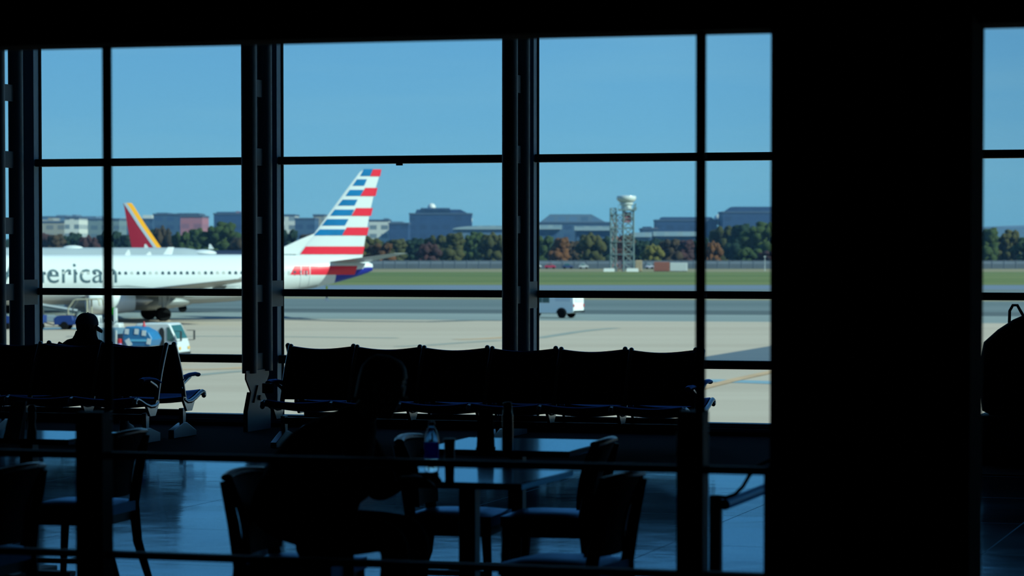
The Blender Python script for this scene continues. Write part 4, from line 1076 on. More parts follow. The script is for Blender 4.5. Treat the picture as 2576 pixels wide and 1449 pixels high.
m_fred = mat('tail_crimson', (0.22, 0.004, 0.025), 0.6, spec=0.2); m_fyel = mat('tail_yellow', (0.72, 0.30, 0.0), 0.4); m_fsil = mat('tail_silver', (0.30, 0.34, 0.40), 0.35)
fo = fin_loft(LE3, TE3, 0.5, m_fred, ac3)
for a, b, m_, nm in ((0.0, 0.20, m_fyel, 'yellow_band'), (0.20, 0.33, m_fsil, 'silver_band')):
    mb = MB()
    for s in (-1, 1):
        def fn(u, v):
            kq = v*(len(LE3)-1); i = min(int(kq), len(LE3)-2); q = kq-i
            xl, zl = LE3[i][0]*(1-q)+LE3[i+1][0]*q, LE3[i][1]*(1-q)+LE3[i+1][1]*q
            xt = TE3[i][0]*(1-q)+TE3[i+1][0]*q; c = abs(xt-xl)
            w0 = a*4.6; w1 = b*4.6
            uu = (w0+(w1-w0)*u)/max(c, 0.1); uu = min(uu, 0.97)
            return (xl+(xt-xl)*uu, s*(0.5*c/5.0*half(uu)+0.05), zl)
        mb.grid(fn, 6, 12)
    mb.build(nm, m_, fo, smooth=0)

# ================================================================= ground vehicles
m_vw = mat('vehicle_white', (0.62, 0.64, 0.64), 0.3, var=0.02, coat=0.3)
m_vglass = mat('vehicle_glass', (0.03, 0.12, 0.12), 0.12, spec=0.7)
m_vdk = mat('vehicle_black', (0.015, 0.016, 0.018), 0.5)
m_vblue = mat('gse_blue', (0.006, 0.035, 0.18), 0.45, var=0.15)
m_vcream = mat('gse_cream', (0.40, 0.37, 0.27), 0.5)
m_vred = mat('signal_red', (0.60, 0.02, 0.03), 0.5)
m_vgreen = mat('signal_green', (0.05, 0.55, 0.06), 0.5)
m_lamp = mat('lamp_amber', (0.75, 0.42, 0.10), 0.4)
m_galv = mat('galvanised', (0.32, 0.38, 0.42), 0.5, metal=0.3)

def heading(v): return math.atan2(v.y, v.x)
def side_wheels(t, xs, hw, r, w=0.24, z0=0.0, only=None):
    for x in xs:
        for s in (-1, 1):
            m = MB(); wheel(m, (0, 0, 0), r, w); o = m.build('wheel', [m_tyre, m_hub], t); o.location = (x, s*hw, r+z0)

# white service truck below the airliner, cab to the right
rz = heading(R_*math.cos(0.22) - FH*math.sin(0.22))
q = onZ(464, 915, ZA)
tr = thing('service_truck', 'white cab-over service truck with a blue and striped load, near the left bench', 'truck', (q.x, q.y, ZA), rz)
c0 = -2.35     # cab rear, x=0 is the front bumper
prof = [(c0, 0.5), (c0, 2.02), (c0+0.1, 2.10), (-0.58, 2.12), (-0.45, 2.02), (-0.12, 1.28), (-0.03, 1.0), (0.0, 0.45), (-0.25, 0.38), (-1.55, 0.5)]
MB().prism([(x, -0.92, z) for x, z in prof], (0, 1.84, 0)).build('cab', m_vw, tr, bevel=0.05)
MB().bx(c0-3.3, c0+0.9, -0.4, 0.4, 0.42, 0.60).build('chassis', m_vdk, tr)
MB().bx(c0-3.3, c0-0.05, -0.95, 0.95, 0.60, 0.72).build('bed', m_galv, tr, bevel=0.01)
MB().prism([(-0.50, -0.80, 1.96), (-0.16, -0.80, 1.27), (-0.16, 0.80, 1.27), (-0.50, 0.80, 1.96)], (0.05, 0, 0.06)).build('windscreen', m_vglass, tr)
for s in (-1, 1):
    MB().prism([(-0.50, s*0.925, 1.92), (-0.20, s*0.925, 1.30), (-0.30, s*0.925, 1.15), (-0.62, s*0.925, 1.22), (-0.62, s*0.925, 1.92)], (0, s*0.02, 0)).build('door_window', m_vglass, tr)
    MB().prism([(-2.2, s*0.925, 1.80), (-1.45, s*0.925, 1.80), (-1.42, s*0.925, 1.46), (-2.2, s*0.925, 1.36)], (0, s*0.02, 0)).build('quarter_window', mat('teal_glass', (0.03, 0.25, 0.28), 0.15), tr)
    MB().bx(0.16, 0.20, s*1.05-0.1, s*1.05+0.1, 1.22, 1.72).bx(-0.2, 0.18, s*0.98-0.015, s*0.98+0.015, 1.2, 1.23).bx(-0.2, 0.18, s*0.98-0.015, s*0.98+0.015, 1.7, 1.73).build('mirror', m_vdk, tr, bevel=0.01)
pr = [(-1.06, -0.95, 0.55)] + [(-1.06+0.15-0.15*math.cos(a), -0.95, 1.62+0.28*math.sin(a)) for a in [PI*i/10 for i in range(11)]] + [(-0.76, -0.95, 0.55)]
MB().prism(pr, (0, 0.03, 0)).build('air_intake', m_vdk, tr)
MB().bx(-0.05, 0.04, -0.9, 0.9, 0.42, 0.62).build('bumper', m_vdk, tr, bevel=0.02)
MB().bx(0.0, 0.02, -0.82, -0.55, 0.75, 0.9).bx(0.0, 0.02, 0.55, 0.82, 0.75, 0.9).build('headlamp', m_lamp, tr)
side_wheels(tr, (-0.75, c0-2.1), 0.80, 0.40)
rz_ = rz
tq = onZ(398, 934, ZA)        # low flat trailer parked on the near side of the truck, right end at the cab
def on_bed(name, label, cat, x, y, z):
    M = Matrix.Rotation(rz, 3, 'Z'); p = M @ V((x, y, z)); return thing(name, label, cat, (tq.x+p.x, tq.y+p.y, ZA+z), rz)
fl = on_bed('flatbed_trailer', 'low flat trailer on the near side of the truck, hidden below the bench top', 'trailer', 0, 0, 0)
MB().bx(-3.0, 0.05, -0.75, 0.75, 0.80, 0.95).build('deck', m_galv, fl, bevel=0.01)
MB().bx(-2.9, -0.05, -0.3, 0.3, 0.55, 0.80).build('chassis', m_vdk, fl)
side_wheels(fl, (-0.6, -2.4), 0.60, 0.30)
MB().bx(-0.4, -0.3, -0.04, 0.04, 0.3, 0.6).bx(-2.6, -2.5, -0.04, 0.04, 0.3, 0.6).build('axle_mount', m_vdk, fl)
ob = on_bed('equipment_unit', 'blue equipment unit with white stripes riding on the flat trailer', 'equipment', -0.80, 0, 0.955)
MB().prism([(-0.78, -0.7, 0.55), (-0.6, -0.7, 0.26), (0.62, -0.7, 0.26), (0.76, -0.7, 0.62), (0.55, -0.7, 0.98), (0.1, -0.7, 1.2), (-0.62, -0.7, 1.24), (-0.76, -0.7, 1.0)], (0, 1.4, 0)).build('hood', mat('unit_blue', (0.02, 0.15, 0.33), 0.4, var=0.1), ob, bevel=0.05)
MB().bx(-0.62, 0.62, -0.68, 0.68, 0.0, 0.26).build('skid', mat('unit_tan', (0.30, 0.20, 0.06), 0.6), ob)
for x, z in ((-0.55, 1.0), (-0.05, 1.0), (0.33, 0.93)):
    MB().box((x, -0.71, z), (0.2, 0.03, 0.26), (0, 0.1, 0)).build('stripe', m_vw, ob)
MB().box((-0.46, -0.71, 0.46), (0.24, 0.03, 0.36), (0, -0.5, 0)).build('stripe', m_vw, ob); MB().box((0.58, -0.71, 0.52), (0.2, 0.03, 0.28), (0, 0.2, 0)).build('stripe', m_vw, ob)
MB().box((0.05, -0.71, 0.57), (0.85, 0.03, 0.10)).build('pale_band', mat('pale_blue', (0.12, 0.45, 0.65), 0.4), ob)
ob2 = on_bed('traffic_cone', 'small red cone standing on the blue unit', 'cone', -0.72, 0.0, 0.955+1.235)
MB().lathe((0, 0, 0.0), [(0.10, 0.0), (0.10, 0.02), (0.07, 0.03), (0.02, 0.24), (0.0, 0.25)], n=14).build('cone_body', m_vred, ob2)
ob3 = on_bed('cargo_bin', 'grey-blue corrugated bin at the rear of the flat trailer, by the post', 'bin', -2.36, 0, 0.955)
bb = MB().bx(-0.52, 0.42, -0.70, 0.70, 0, 1.15)
for i in range(7): bb.bx(-0.5+i*0.135, -0.44+i*0.135, -0.73, -0.70, 0.05, 1.1)
bb.build('bin_body', mat('bin_grey', (0.13, 0.22, 0.30), 0.5), ob3)
MB().bx(0.43, 0.49, -0.74, -0.66, 0.0, 1.05).build('corner_pole', m_vw, ob3)
ob4 = on_bed('red_drum', 'small red and white drum between the bin and the blue unit', 'drum', -1.73, -0.6, 0.955)
MB().m(0).lathe((0, 0, 0), [(0, 0), (0.12, 0), (0.12, 0.2), (0.12, 0.2)], n=16).m(1).lathe((0, 0, 0.2), [(0.12, 0), (0.12, 0.22)], n=16).m(0).lathe((0, 0, 0.42), [(0.12, 0), (0.12, 0.22), (0, 0.24)], n=16).build('drum_shell', [m_vred, mat('drum_lilac', (0.35, 0.3, 0.6), 0.5)], ob4)

# baggage tug with a cream canopy frame
q = onZ(236, 829, ZA); rz = heading(-R_*math.cos(0.1) + FH*math.sin(0.1))
q = onZ(240, 829, ZA)
tg = thing('baggage_tug', 'blue baggage tug with a cream canopy frame, beyond the capped person', 'tug', (q.x, q.y, ZA), rz)
# local +x forward (photo left); y=+0.75 faces the camera
MB().prism([(-0.1, -0.7, 0.35), (2.9, -0.7, 0.35), (2.95, -0.7, 0.8), (2.7, -0.7, 1.0), (1.55, -0.7, 1.05), (1.5, -0.7, 0.7), (0.75, -0.7, 0.65), (0.7, -0.7, 1.05), (-0.1, -0.7, 1.0)], (0, 1.4, 0)).build('tug_body', m_vblue, tg, bevel=0.04)
MB().bx(1.45, 2.85, -0.66, 0.66, 1.05, 1.14).build('hood', m_vcream, tg, bevel=0.03)
cn = MB()
for s in (-1, 1):
    cn.tube([(1.85, s*0.66, 1.1), (1.85, s*0.66, 1.55), (1.45, s*0.66, 2.12), (1.3, s*0.66, 2.2), (-0.35, s*0.66, 2.24), (-0.42, s*0.66, 2.15), (-0.5, s*0.66, 1.75)], 0.055, n=8)
    cn.tube([(0.45, s*0.66, 0.95), (0.45, s*0.66, 2.2)], 0.065, n=8)
cn.build('canopy_frame', m_vcream, tg)
MB().bx(-0.35, 1.25, -0.66, 0.66, 2.21, 2.26).build('canopy_roof', m_vcream, tg)
MB().bx(0.75, 1.15, -0.5, 0.5, 0.65, 0.80).bx(0.65, 0.78, -0.5, 0.5, 0.7, 1.25).build('driver_seat', m_vdk, tg, bevel=0.03)
MB().tube([(1.5, 0.3, 1.05), (1.3, 0.3, 1.3)], 0.03).lathe((1.28, 0.3, 1.3), [(0.18, 0.0), (0.2, 0.02), (0.18, 0.04)], n=16).build('steering_wheel', m_vdk, tg)
MB().ell((0.75, 0.5, 1.12), (0.09, 0.09, 0.1), n=12, m=8).build('beacon', mat('beacon_yellow', (0.8, 0.7, 0.2), 0.4), tg)
side_wheels(tg, (0.25, 2.15), 0.62, 0.30)
# blue baggage cart ahead of it
q = onZ(60, 828, ZA)
ct = thing('baggage_cart', 'blue baggage cart at the left edge, ahead of the tug', 'cart', (q.x, q.y, ZA), rz)
MB().bx(-1.55, 1.5, -0.7, 0.7, 0.45, 0.62).build('cart_deck', m_vblue, ct, bevel=0.02)
MB().bx(-1.55, 1.5, 0.66, 0.70, 0.62, 0.95).bx(-1.55, 1.5, -0.70, -0.66, 0.62, 0.95).bx(-1.55, -1.5, -0.7, 0.7, 0.62, 1.05).bx(1.45, 1.5, -0.7, 0.7, 0.62, 1.05).build('side_panel', m_vblue, ct)
MB().tube([(-1.55, 0, 0.5), (-2.1, 0, 0.35), (-2.3, 0, 0.3)], 0.04).build('tow_bar', m_vdk, ct)
side_wheels(ct, (-1.15, 1.1), 0.6, 0.24)
# grey loader behind the tug
q = onZ(125, 822, ZA); 
bl = thing('belt_loader', 'pale grey belt loader standing behind the tug', 'loader', (q.x, q.y, ZA), rz)
MB().bx(-1.6, 1.8, -0.8, 0.8, 0.4, 0.85).build('chassis', m_galv, bl, bevel=0.04)
MB().box((0, -0.1, 1.45), (4.6, 0.8, 0.18), (0, -0.16, 0)).build('conveyor', mat('belt_grey', (0.10, 0.13, 0.14), 0.7), bl)
MB().box((0, 0.32, 1.62), (4.5, 0.05, 0.14), (0, -0.16, 0)).build('side_rail', m_vw, bl)
MB().bx(0.6, 1.5, -0.75, 0.75, 0.85, 1.15).bx(0.6, 0.7, -0.6, 0.6, 1.15, 1.65).build('cab_box', m_vcream, bl, bevel=0.02)
side_wheels(bl, (-1.1, 1.2), 0.7, 0.30)
# white water cart with a green reel, behind the left post
q = onZ(272, 848, ZA)
wc = thing('water_cart', 'white servicing cart with a green reel, peeking out behind the left post', 'cart', (q.x, q.y, ZA), rz)
MB().bx(-0.95, 1.2, -0.6, 0.6, 0.4, 0.95).build('tank', m_vw, wc, bevel=0.08)
MB().bx(-0.7, -0.45, 0.2, 0.5, 0.95, 1.95).build('control_post', m_vw, wc, bevel=0.03)
MB().lathe((-0.42, 0.3, 1.75), [(0.05, -0.18), (0.24, -0.18), (0.24, -0.14), (0.12, -0.12), (0.12, 0.12), (0.24, 0.14), (0.24, 0.18), (0.05, 0.18)], n=20, axis='y').build('hose_reel', m_vgreen, wc)
MB().bx(0.5, 1.1, -0.5, 0.5, 0.95, 1.45).build('rear_cabinet', m_vw, wc, bevel=0.04)
MB().bx(-0.95, -0.9, -0.2, 0.0, 0.6, 0.75).build('tail_lamp', m_vred, wc)
MB().tube([(0.2, 0.5, 0.9), (0.1, 0.62, 1.3), (-0.2, 0.62, 1.2), (-0.5, 0.6, 0.9), (-0.8, 0.6, 1.1)], 0.05).build('hose', m_galv, wc)
side_wheels(wc, (-0.6, 0.8), 0.55, 0.24)

m_pw = mat('pickup_white', (0.85, 0.88, 0.88), 0.3, var=0.02)
# white pickup with a cap, right of the middle column
av = math.radians(28)
hv = -R_*math.cos(av) + FH*math.sin(av); rz = heading(hv)
q = onZ(1443, 801, ZA)
vn = thing('pickup_truck', 'white pickup with a cargo cap driving left past the middle column', 'pickup', (q.x, q.y, ZA), rz)
# local +x forward, origin at the near rear corner; body spans y 0 .. -1.95 (y=0 side faces the camera when heading left)
prof = [(0.0, 0.55), (0.03, 1.95), (1.9, 1.98), (2.0, 1.90), (2.15, 1.95), (3.3, 1.93), (3.95, 1.30), (5.2, 1.18), (5.45, 1.0), (5.5, 0.5), (5.1, 0.42), (0.4, 0.42)]
def arch(pts):
    return pts
MB().prism([(x, 0, z) for x, z in prof], (0, -1.95, 0)).build('body', m_pw, vn, bevel=0.05)
for (xa2, xb2) in ((2.30, 2.95), (3.0, 3.6)):
    MB().prism([(xa2, 0.01, 1.30), (xb2, 0.01, 1.30), (min(xb2, 3.25), 0.01, 1.80), (xa2, 0.01, 1.80)], (0, 0.015, 0)).build('side_window', m_vglass, vn)
MB().prism([(0.25, 0.01, 1.42), (1.75, 0.01, 1.42), (1.75, 0.01, 1.82), (0.25, 0.01, 1.82)], (0, 0.015, 0)).build('cap_window', mat('cap_panel', (0.66, 0.72, 0.76), 0.3), vn)
MB().prism([(3.38, -0.2, 1.86), (3.92, -0.2, 1.36), (3.92, -1.75, 1.36), (3.38, -1.75, 1.86)], (0.03, 0, 0.03)).build('windscreen', m_vglass, vn)
MB().bx(-0.03, 0.0, -1.65, -0.30, 1.40, 1.82).build('rear_window', mat('rear_panel', (0.72, 0.75, 0.74), 0.3), vn)
MB().bx(-0.02, 0.05, -0.16, -0.01, 0.95, 1.2).build('tail_lamp', m_vred, vn); MB().bx(-0.02, 0.05, -1.94, -1.79, 0.95, 1.2).build('tail_lamp', m_vred, vn)
MB().bx(-0.12, 0.02, -1.9, -0.05, 0.5, 0.66).build('bumper', m_vdk, vn, bevel=0.02)
for x in (1.15, 4.45):
    MB().prism([(x+0.50*math.cos(a), 0.012, 0.42+0.48*math.sin(a)) for a in [PI*i/12 for i in range(13)]], (0, -0.03, 0)).build('wheel_arch', m_vdk, vn)
    for yy in (-0.10, -1.85):
        m = MB(); wheel(m, (0, 0, 0), 0.40, 0.26); o = m.build('wheel', [m_tyre, m_hub], vn); o.location = (x, yy+0.03, 0.40)

# ================================================================= radar tower site
Db = Dy(683)
Lf = onD(1537, 683, Db); q = onD(1566, 683, Db)
tw = thing('radar_tower', 'lattice radar tower with a white dish antenna, right of the middle column', 'tower', (q.x, q.y, ZA), TH)
sp_ = f/Db
m_lat = mat('lattice_grey', (0.16, 0.22, 0.23), 0.5, var=0.05)
m_latr = mat('lattice_red', (0.45, 0.12, 0.10), 0.6)
hh = lambda y: (683-y)/sp_
W0, W1 = -28/sp_, 31/sp_        # width of the two legs bays
def lattice(name, x0, x1, y0, y1, z0, z1, nb, r, m):
    mb = MB()
    for x in (x0, x1):
        for y in (y0, y1): mb.cyl((x, y, z0), (x, y, z1), r*1.5, n=8)
    for i in range(nb):
        za_, zb_ = z0+(z1-z0)*i/nb, z0+(z1-z0)*(i+1)/nb
        for y in (y0, y1):
            mb.cyl((x0, y, zb_), (x1, y, zb_), r, n=6); mb.cyl((x0, y, za_), (x1, y, zb_), r*0.8, n=6); mb.cyl((x1, y, za_), (x0, y, zb_), r*0.8, n=6)
        for x in (x0, x1):
            mb.cyl((x, y0, zb_), (x, y1, zb_), r, n=6); mb.cyl((x, y0, za_), (x, y1, zb_), r*0.8, n=6)
    return mb.build(name, m, tw, smooth=0)
lattice('main_mast', 2/sp_, 28/sp_, 0, 2.4, 0, hh(528), 7, 0.11, m_lat)
lattice('stair_mast', -30/sp_, -16/sp_, 0.2, 1.8, 0, hh(524), 12, 0.10, m_lat)
lattice('middle_mast', -14/sp_, 2/sp_, 1.0, 2.2, 0, hh(540), 10, 0.07, m_latr)
cr_ = MB()
for y in (640, 608, 575, 540): cr_.bx(-30/sp_, 30/sp_, -0.1, 2.3, hh(y)-0.09, hh(y)+0.09)
cr_.build('landing', m_lat, tw)
st = MB()
for a, b in (((-28, 680), (-17, 645)), ((-17, 645), (-28, 610)), ((-28, 610), (-17, 575)), ((-17, 575), (-28, 540))):
    st.tube([(a[0]/sp_, 1.0, hh(a[1])), (b[0]/sp_, 1.0, hh(b[1]))], 0.16, n=6)
st.build('stair', m_latr, tw)
MB().bx(-10/sp_, 34/sp_, -0.5, 3.0, hh(530), hh(526)).build('platform', m_lat, tw)
MB().bx(4/sp_, 22/sp_, 0.2, 2.2, hh(560), hh(534)).build('equipment_cabin', mat('cabin_red', (0.40, 0.12, 0.16), 0.6), tw)
MB().lathe((10/sp_, 1.2, hh(526)), [(1.25, 0), (1.25, 1.0), (1.6, 1.15), (1.6, 1.5), (0, 1.5)], n=20).build('pedestal', m_vw, tw)
MB().lathe((10/sp_, 1.2, hh(511)), [(1.0, 0), (1.7, 0.25), (2.25, 0.8), (2.35, 1.3), (2.2, 1.7), (1.0, 1.85), (0, 1.88)], n=28).build('dish_antenna', m_vw, tw)
MB().cyl((26/sp_, 1.2, hh(530)), (34/sp_, 1.2, hh(512)), 0.14, n=8).bx(28/sp_, 36/sp_, 0.9, 1.4, hh(527), hh(521)).build('side_antenna', m_lat, tw)
rl = MB()
for x in (-10, 0, 10, 20, 33): rl.cyl((x/sp_, -0.4, hh(526)), (x/sp_, -0.4, hh(515)), 0.05, n=6)
rl.cyl((-10/sp_, -0.4, hh(516)), (33/sp_, -0.4, hh(516)), 0.06, n=6).build('railing', m_lat, tw, smooth=0)
for px_, w_, lb in ((1532, 28, 'white concrete footing at the left leg of the radar tower'), (1591, 31, 'white concrete footing at the right leg of the radar tower')):
    q = onD(px_, 684, Db-2); t = thing('concrete_block', lb, 'block', (q.x, q.y, ZA), TH)
    MB().box((0, 0, 0.38), (w_/sp_, 1.2, 0.76), taper=0.92).build('block_body', mat('white_concrete', (0.72, 0.74, 0.72), 0.8), t)
def crate(name, label, cat, px0, px1, y0, y1, m, D=None, doors=True):
    D = D or Db; s = f/D; q = onD((px0+px1)/2, y1, D)
    t = thing(name, label, cat, (q.x, q.y, ZA), TH)
    w = (px1-px0)/s; h = (y1-y0)/s
    mb = MB().bx(-w/2, w/2, 0, 2.4, 0.12, h)
    nr = 14
    for i in range(nr): mb.bx(-w/2+w*i/nr, -w/2+w*(i+0.5)/nr, -0.05, 0, 0.2, h-0.12)
    mb.build('container_shell', m, t, smooth=0)
    MB().bx(-w/2, w/2, 0.1, 2.3, 0, 0.12).build('skids', m_vdk, t)
    if doors: MB().bx(w/2, w/2+0.04, 0.2, 1.15, 0.2, h-0.15).bx(w/2, w/2+0.04, 1.25, 2.2, 0.2, h-0.15).build('door', m, t)
    return t
crate('shipping_container', 'rust-red container at the foot of the tree line', 'container', 1646, 1684, 658, 682, mat('rust_red', (0.34, 0.12, 0.09), 0.7))
crate('shipping_container', 'white container right of the rust-red one', 'container', 1686, 1729, 659, 681, m_vw)
crate('site_hut', 'small tan hut touching the foot of the radar tower', 'hut', 1599, 1615, 655, 683, mat('tan_panel', (0.55, 0.42, 0.28), 0.7))
def small_car(label, px0, px1, y1, m, D):
    s = f/D; q = onD((px0+px1)/2, y1, D); L = (px1-px0)/s; t = thing('parked_car', label, 'car', (q.x, q.y, ZA), TH)
    k = L/4.5
    MB().prism([(x*k, -0.9, z) for x, z in ((-2.2, 0.35), (-2.25, 0.85), (-1.7, 0.95), (-1.2, 1.42), (0.5, 1.45), (1.15, 0.98), (2.1, 0.85), (2.25, 0.5), (2.2, 0.35))], (0, 1.8, 0)).build('car_body', m, t, bevel=0.05)
    MB().prism([(x*k, -0.915, z) for x, z in ((-1.5, 0.98), (-1.1, 1.36), (0.42, 1.38), (0.95, 1.0))], (0, 1.83, 0)).build('side_glass', m_vglass, t)
    for x in (-1.4, 1.4):
        for y in (-0.8, 0.8):
            w = MB(); wheel(w, (0, 0, 0), 0.34, 0.2); o = w.build('wheel', [m_tyre, m_hub], t); o.location = (x*k, y, 0.34)
DF = Dy(677)
small_car('white car by the fence at the middle column', 1336, 1362, 672, m_vw, DF+15)
small_car('red car by the fence, right of the white one', 1370, 1398, 676, mat('car_red', (0.45, 0.03, 0.08), 0.4), DF+6)
small_car('dark blue car by the fence, right of the red one', 1415, 1442, 677, mat('car_blue', (0.03, 0.05, 0.15), 0.4), DF+4)
small_car('pale car by the fence, left of the radar tower', 1456, 1480, 677, mat('car_pale', (0.5, 0.52, 0.55), 0.4), DF+4)
small_car('pale car between the hut and the rust-red container', 1624, 1644, 679, mat('car_lilac', (0.5, 0.48, 0.6), 0.4), DF+2)

# fence along the grass
fe = thing('perimeter_fence', 'long grey fence between the grass and the trees', 'fence', cam_xy(0, Dy(675.5)), TH)
m_fen = mat('fence_mesh', (0.10, 0.12, 0.15), 0.8, var=0.2, scale=0.2)
m_fen2 = mat('fence_band', (0.17, 0.20, 0.25), 0.8, var=0.2, scale=0.3)
sF = f/Dy(675.5)
MB().bx(-150, 170, 0, 0.08, 0.0, 12/sF).build('lower_panel', m_fen, fe)
MB().bx(-150, 170, 0.02, 0.06, 12/sF, 19/sF).build('upper_panel', m_fen2, fe)
MB().bx(-150, 170, -0.06, 0.12, 19/sF, 20/sF).build('top_rail', m_fen2, fe)
p0 = MB().bx(-0.06, 0.06, -0.08, 0.0, 0, 21/sF).build('post', m_fen2, fe, smooth=0); p0.location.x = -60
for i in range(1, 70):
    c = p0.copy(); COL.objects.link(c); c.location.x = -60+i*3.2
q = onD(1924, 682, Dy(682)); t = thing('light_pole', 'thin pale light pole in front of the fence, near the pier', 'pole', (q.x, q.y, ZA), TH)
MB().cyl((0, 0, 0), (0, 0, 34/(f/Dy(682))), 0.09, 0.05, n=10).build('pole', m_vw, t); MB().box((0, 0, 3.5), (0.5, 0.25, 0.2)).build('lamp_head', m_vw, t)

# ================================================================= city behind the trees
bcol = {  # blue-grey wall tones hold part of the distance haze in their colour
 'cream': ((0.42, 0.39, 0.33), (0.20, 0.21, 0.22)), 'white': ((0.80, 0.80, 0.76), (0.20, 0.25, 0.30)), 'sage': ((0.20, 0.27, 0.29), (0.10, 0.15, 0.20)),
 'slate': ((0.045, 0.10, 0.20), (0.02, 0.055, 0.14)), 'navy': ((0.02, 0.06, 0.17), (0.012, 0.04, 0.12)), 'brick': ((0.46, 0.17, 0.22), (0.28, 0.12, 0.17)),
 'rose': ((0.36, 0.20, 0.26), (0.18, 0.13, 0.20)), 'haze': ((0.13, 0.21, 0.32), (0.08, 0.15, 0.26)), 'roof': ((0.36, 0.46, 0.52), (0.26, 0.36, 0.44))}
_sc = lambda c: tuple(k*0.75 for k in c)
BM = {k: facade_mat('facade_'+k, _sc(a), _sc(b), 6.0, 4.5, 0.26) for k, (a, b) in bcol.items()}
m_roofd = mat('roof_dark', (0.05, 0.08, 0.14), 0.8)
def building(label, px0, px1, ytop, kind, D=1500, tiers=(), ybase=640, roof='flat', extras=(), deep=30, name='office_building', cat='building'):
    s = f/D; q = onD((px0+px1)/2, HOR, D); t = thing(name, label, cat, (q.x, q.y, ZA), TH)
    w = (px1-px0)/s; h = (HOR-ytop)/s + (H-ZA)
    MB().bx(-w/2, w/2, 0, deep, 0, h).build('walls', BM[kind], t, smooth=0)
    if roof == 'flat': MB().bx(-w/2-0.3, w/2+0.3, -0.3, deep+0.3, h, h+0.8).build('roof', m_roofd, t, smooth=0)
    if roof == 'arch':
        MB().prism([(w/2*math.cos(a)*1.02, -1, h+(w*0.05)*math.sin(a)) for a in [PI*i/16 for i in range(17)]], (0, deep+2, 0)).build('roof', BM['roof'], t)
    if roof == 'pale':
        MB().bx(-w/2-1, w/2+1, -2.0, deep+1, h-1.5, h+0.6).build('pale_roof', BM['roof'], t, smooth=0)
    for tr_ in tiers:
        a, b, y, kd = tr_[:4]; sl, sr = (tr_[4], tr_[5]) if len(tr_) > 4 else (0, 0)
        x0, x1 = (a-(px0+px1)/2)/s, (b-(px0+px1)/2)/s; z = (HOR-y)/s + (H-ZA)
        MB().prism([(x0-sl/s, 3, h), (x0, 3, z), (x1, 3, z), (x1+sr/s, 3, h)], (0, deep-6, 0)).build('upper_block', BM[kd], t, smooth=0)
    for a, y, r in extras:
        MB().ell(((a-(px0+px1)/2)/s, deep/2, (HOR-y)/s+(H-ZA)), r, n=12, m=8).build('roof_dome', m_vw, t)
    return t
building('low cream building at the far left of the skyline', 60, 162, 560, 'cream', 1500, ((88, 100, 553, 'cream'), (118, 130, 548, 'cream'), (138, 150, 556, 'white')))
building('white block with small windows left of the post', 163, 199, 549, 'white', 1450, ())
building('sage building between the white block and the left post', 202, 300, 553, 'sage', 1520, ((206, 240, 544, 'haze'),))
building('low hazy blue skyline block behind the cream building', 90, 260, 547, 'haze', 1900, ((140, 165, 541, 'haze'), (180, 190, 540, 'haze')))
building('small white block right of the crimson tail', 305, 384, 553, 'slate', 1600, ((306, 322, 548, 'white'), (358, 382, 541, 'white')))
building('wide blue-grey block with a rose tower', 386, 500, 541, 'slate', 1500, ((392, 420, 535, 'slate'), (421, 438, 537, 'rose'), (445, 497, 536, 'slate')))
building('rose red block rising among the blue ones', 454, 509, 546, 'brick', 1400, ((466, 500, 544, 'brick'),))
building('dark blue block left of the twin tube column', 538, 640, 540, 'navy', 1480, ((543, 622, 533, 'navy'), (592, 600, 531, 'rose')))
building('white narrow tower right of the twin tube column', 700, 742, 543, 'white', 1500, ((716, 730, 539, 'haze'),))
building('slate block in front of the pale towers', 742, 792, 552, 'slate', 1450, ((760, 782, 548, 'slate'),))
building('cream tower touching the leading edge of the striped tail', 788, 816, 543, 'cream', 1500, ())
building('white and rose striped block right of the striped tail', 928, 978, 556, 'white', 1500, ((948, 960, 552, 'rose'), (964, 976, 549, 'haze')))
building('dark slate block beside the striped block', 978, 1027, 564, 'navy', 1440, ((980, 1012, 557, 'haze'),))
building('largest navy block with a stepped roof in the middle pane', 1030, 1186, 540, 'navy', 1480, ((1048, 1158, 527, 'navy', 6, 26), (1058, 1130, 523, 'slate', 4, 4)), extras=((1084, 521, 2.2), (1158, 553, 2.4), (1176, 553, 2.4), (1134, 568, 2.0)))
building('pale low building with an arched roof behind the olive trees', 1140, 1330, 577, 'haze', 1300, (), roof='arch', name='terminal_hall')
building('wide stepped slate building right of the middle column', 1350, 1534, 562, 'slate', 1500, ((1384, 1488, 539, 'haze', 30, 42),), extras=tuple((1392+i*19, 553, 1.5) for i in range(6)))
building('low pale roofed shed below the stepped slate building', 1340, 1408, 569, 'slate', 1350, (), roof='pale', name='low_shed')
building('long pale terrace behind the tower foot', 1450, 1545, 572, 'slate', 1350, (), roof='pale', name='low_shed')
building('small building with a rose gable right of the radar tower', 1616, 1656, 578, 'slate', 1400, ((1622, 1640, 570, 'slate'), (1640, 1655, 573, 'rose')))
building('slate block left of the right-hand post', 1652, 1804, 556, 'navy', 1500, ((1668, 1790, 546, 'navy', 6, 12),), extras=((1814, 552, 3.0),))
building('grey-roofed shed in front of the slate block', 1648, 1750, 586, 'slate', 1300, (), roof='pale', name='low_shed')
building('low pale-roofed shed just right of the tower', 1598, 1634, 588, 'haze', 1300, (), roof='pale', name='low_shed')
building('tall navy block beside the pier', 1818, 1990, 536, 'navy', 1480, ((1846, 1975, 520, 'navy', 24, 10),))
o = MB()
for px0, px1, y, D in ((2380, 2900, 569, 3200),):
    a = onD(px0, HOR, D); b = onD(px1, HOR, D); pts = []
    for i in range(25):
        u = i/24; p = a.lerp(b, u); pts.append(V((p.x, p.y, H + (HOR-y-3*math.sin(u*9)-2*math.sin(u*23))/(f/D))))
    o.prism([V((a.x, a.y, ZA-5))] + pts + [V((b.x, b.y, ZA-5))], FH*400)
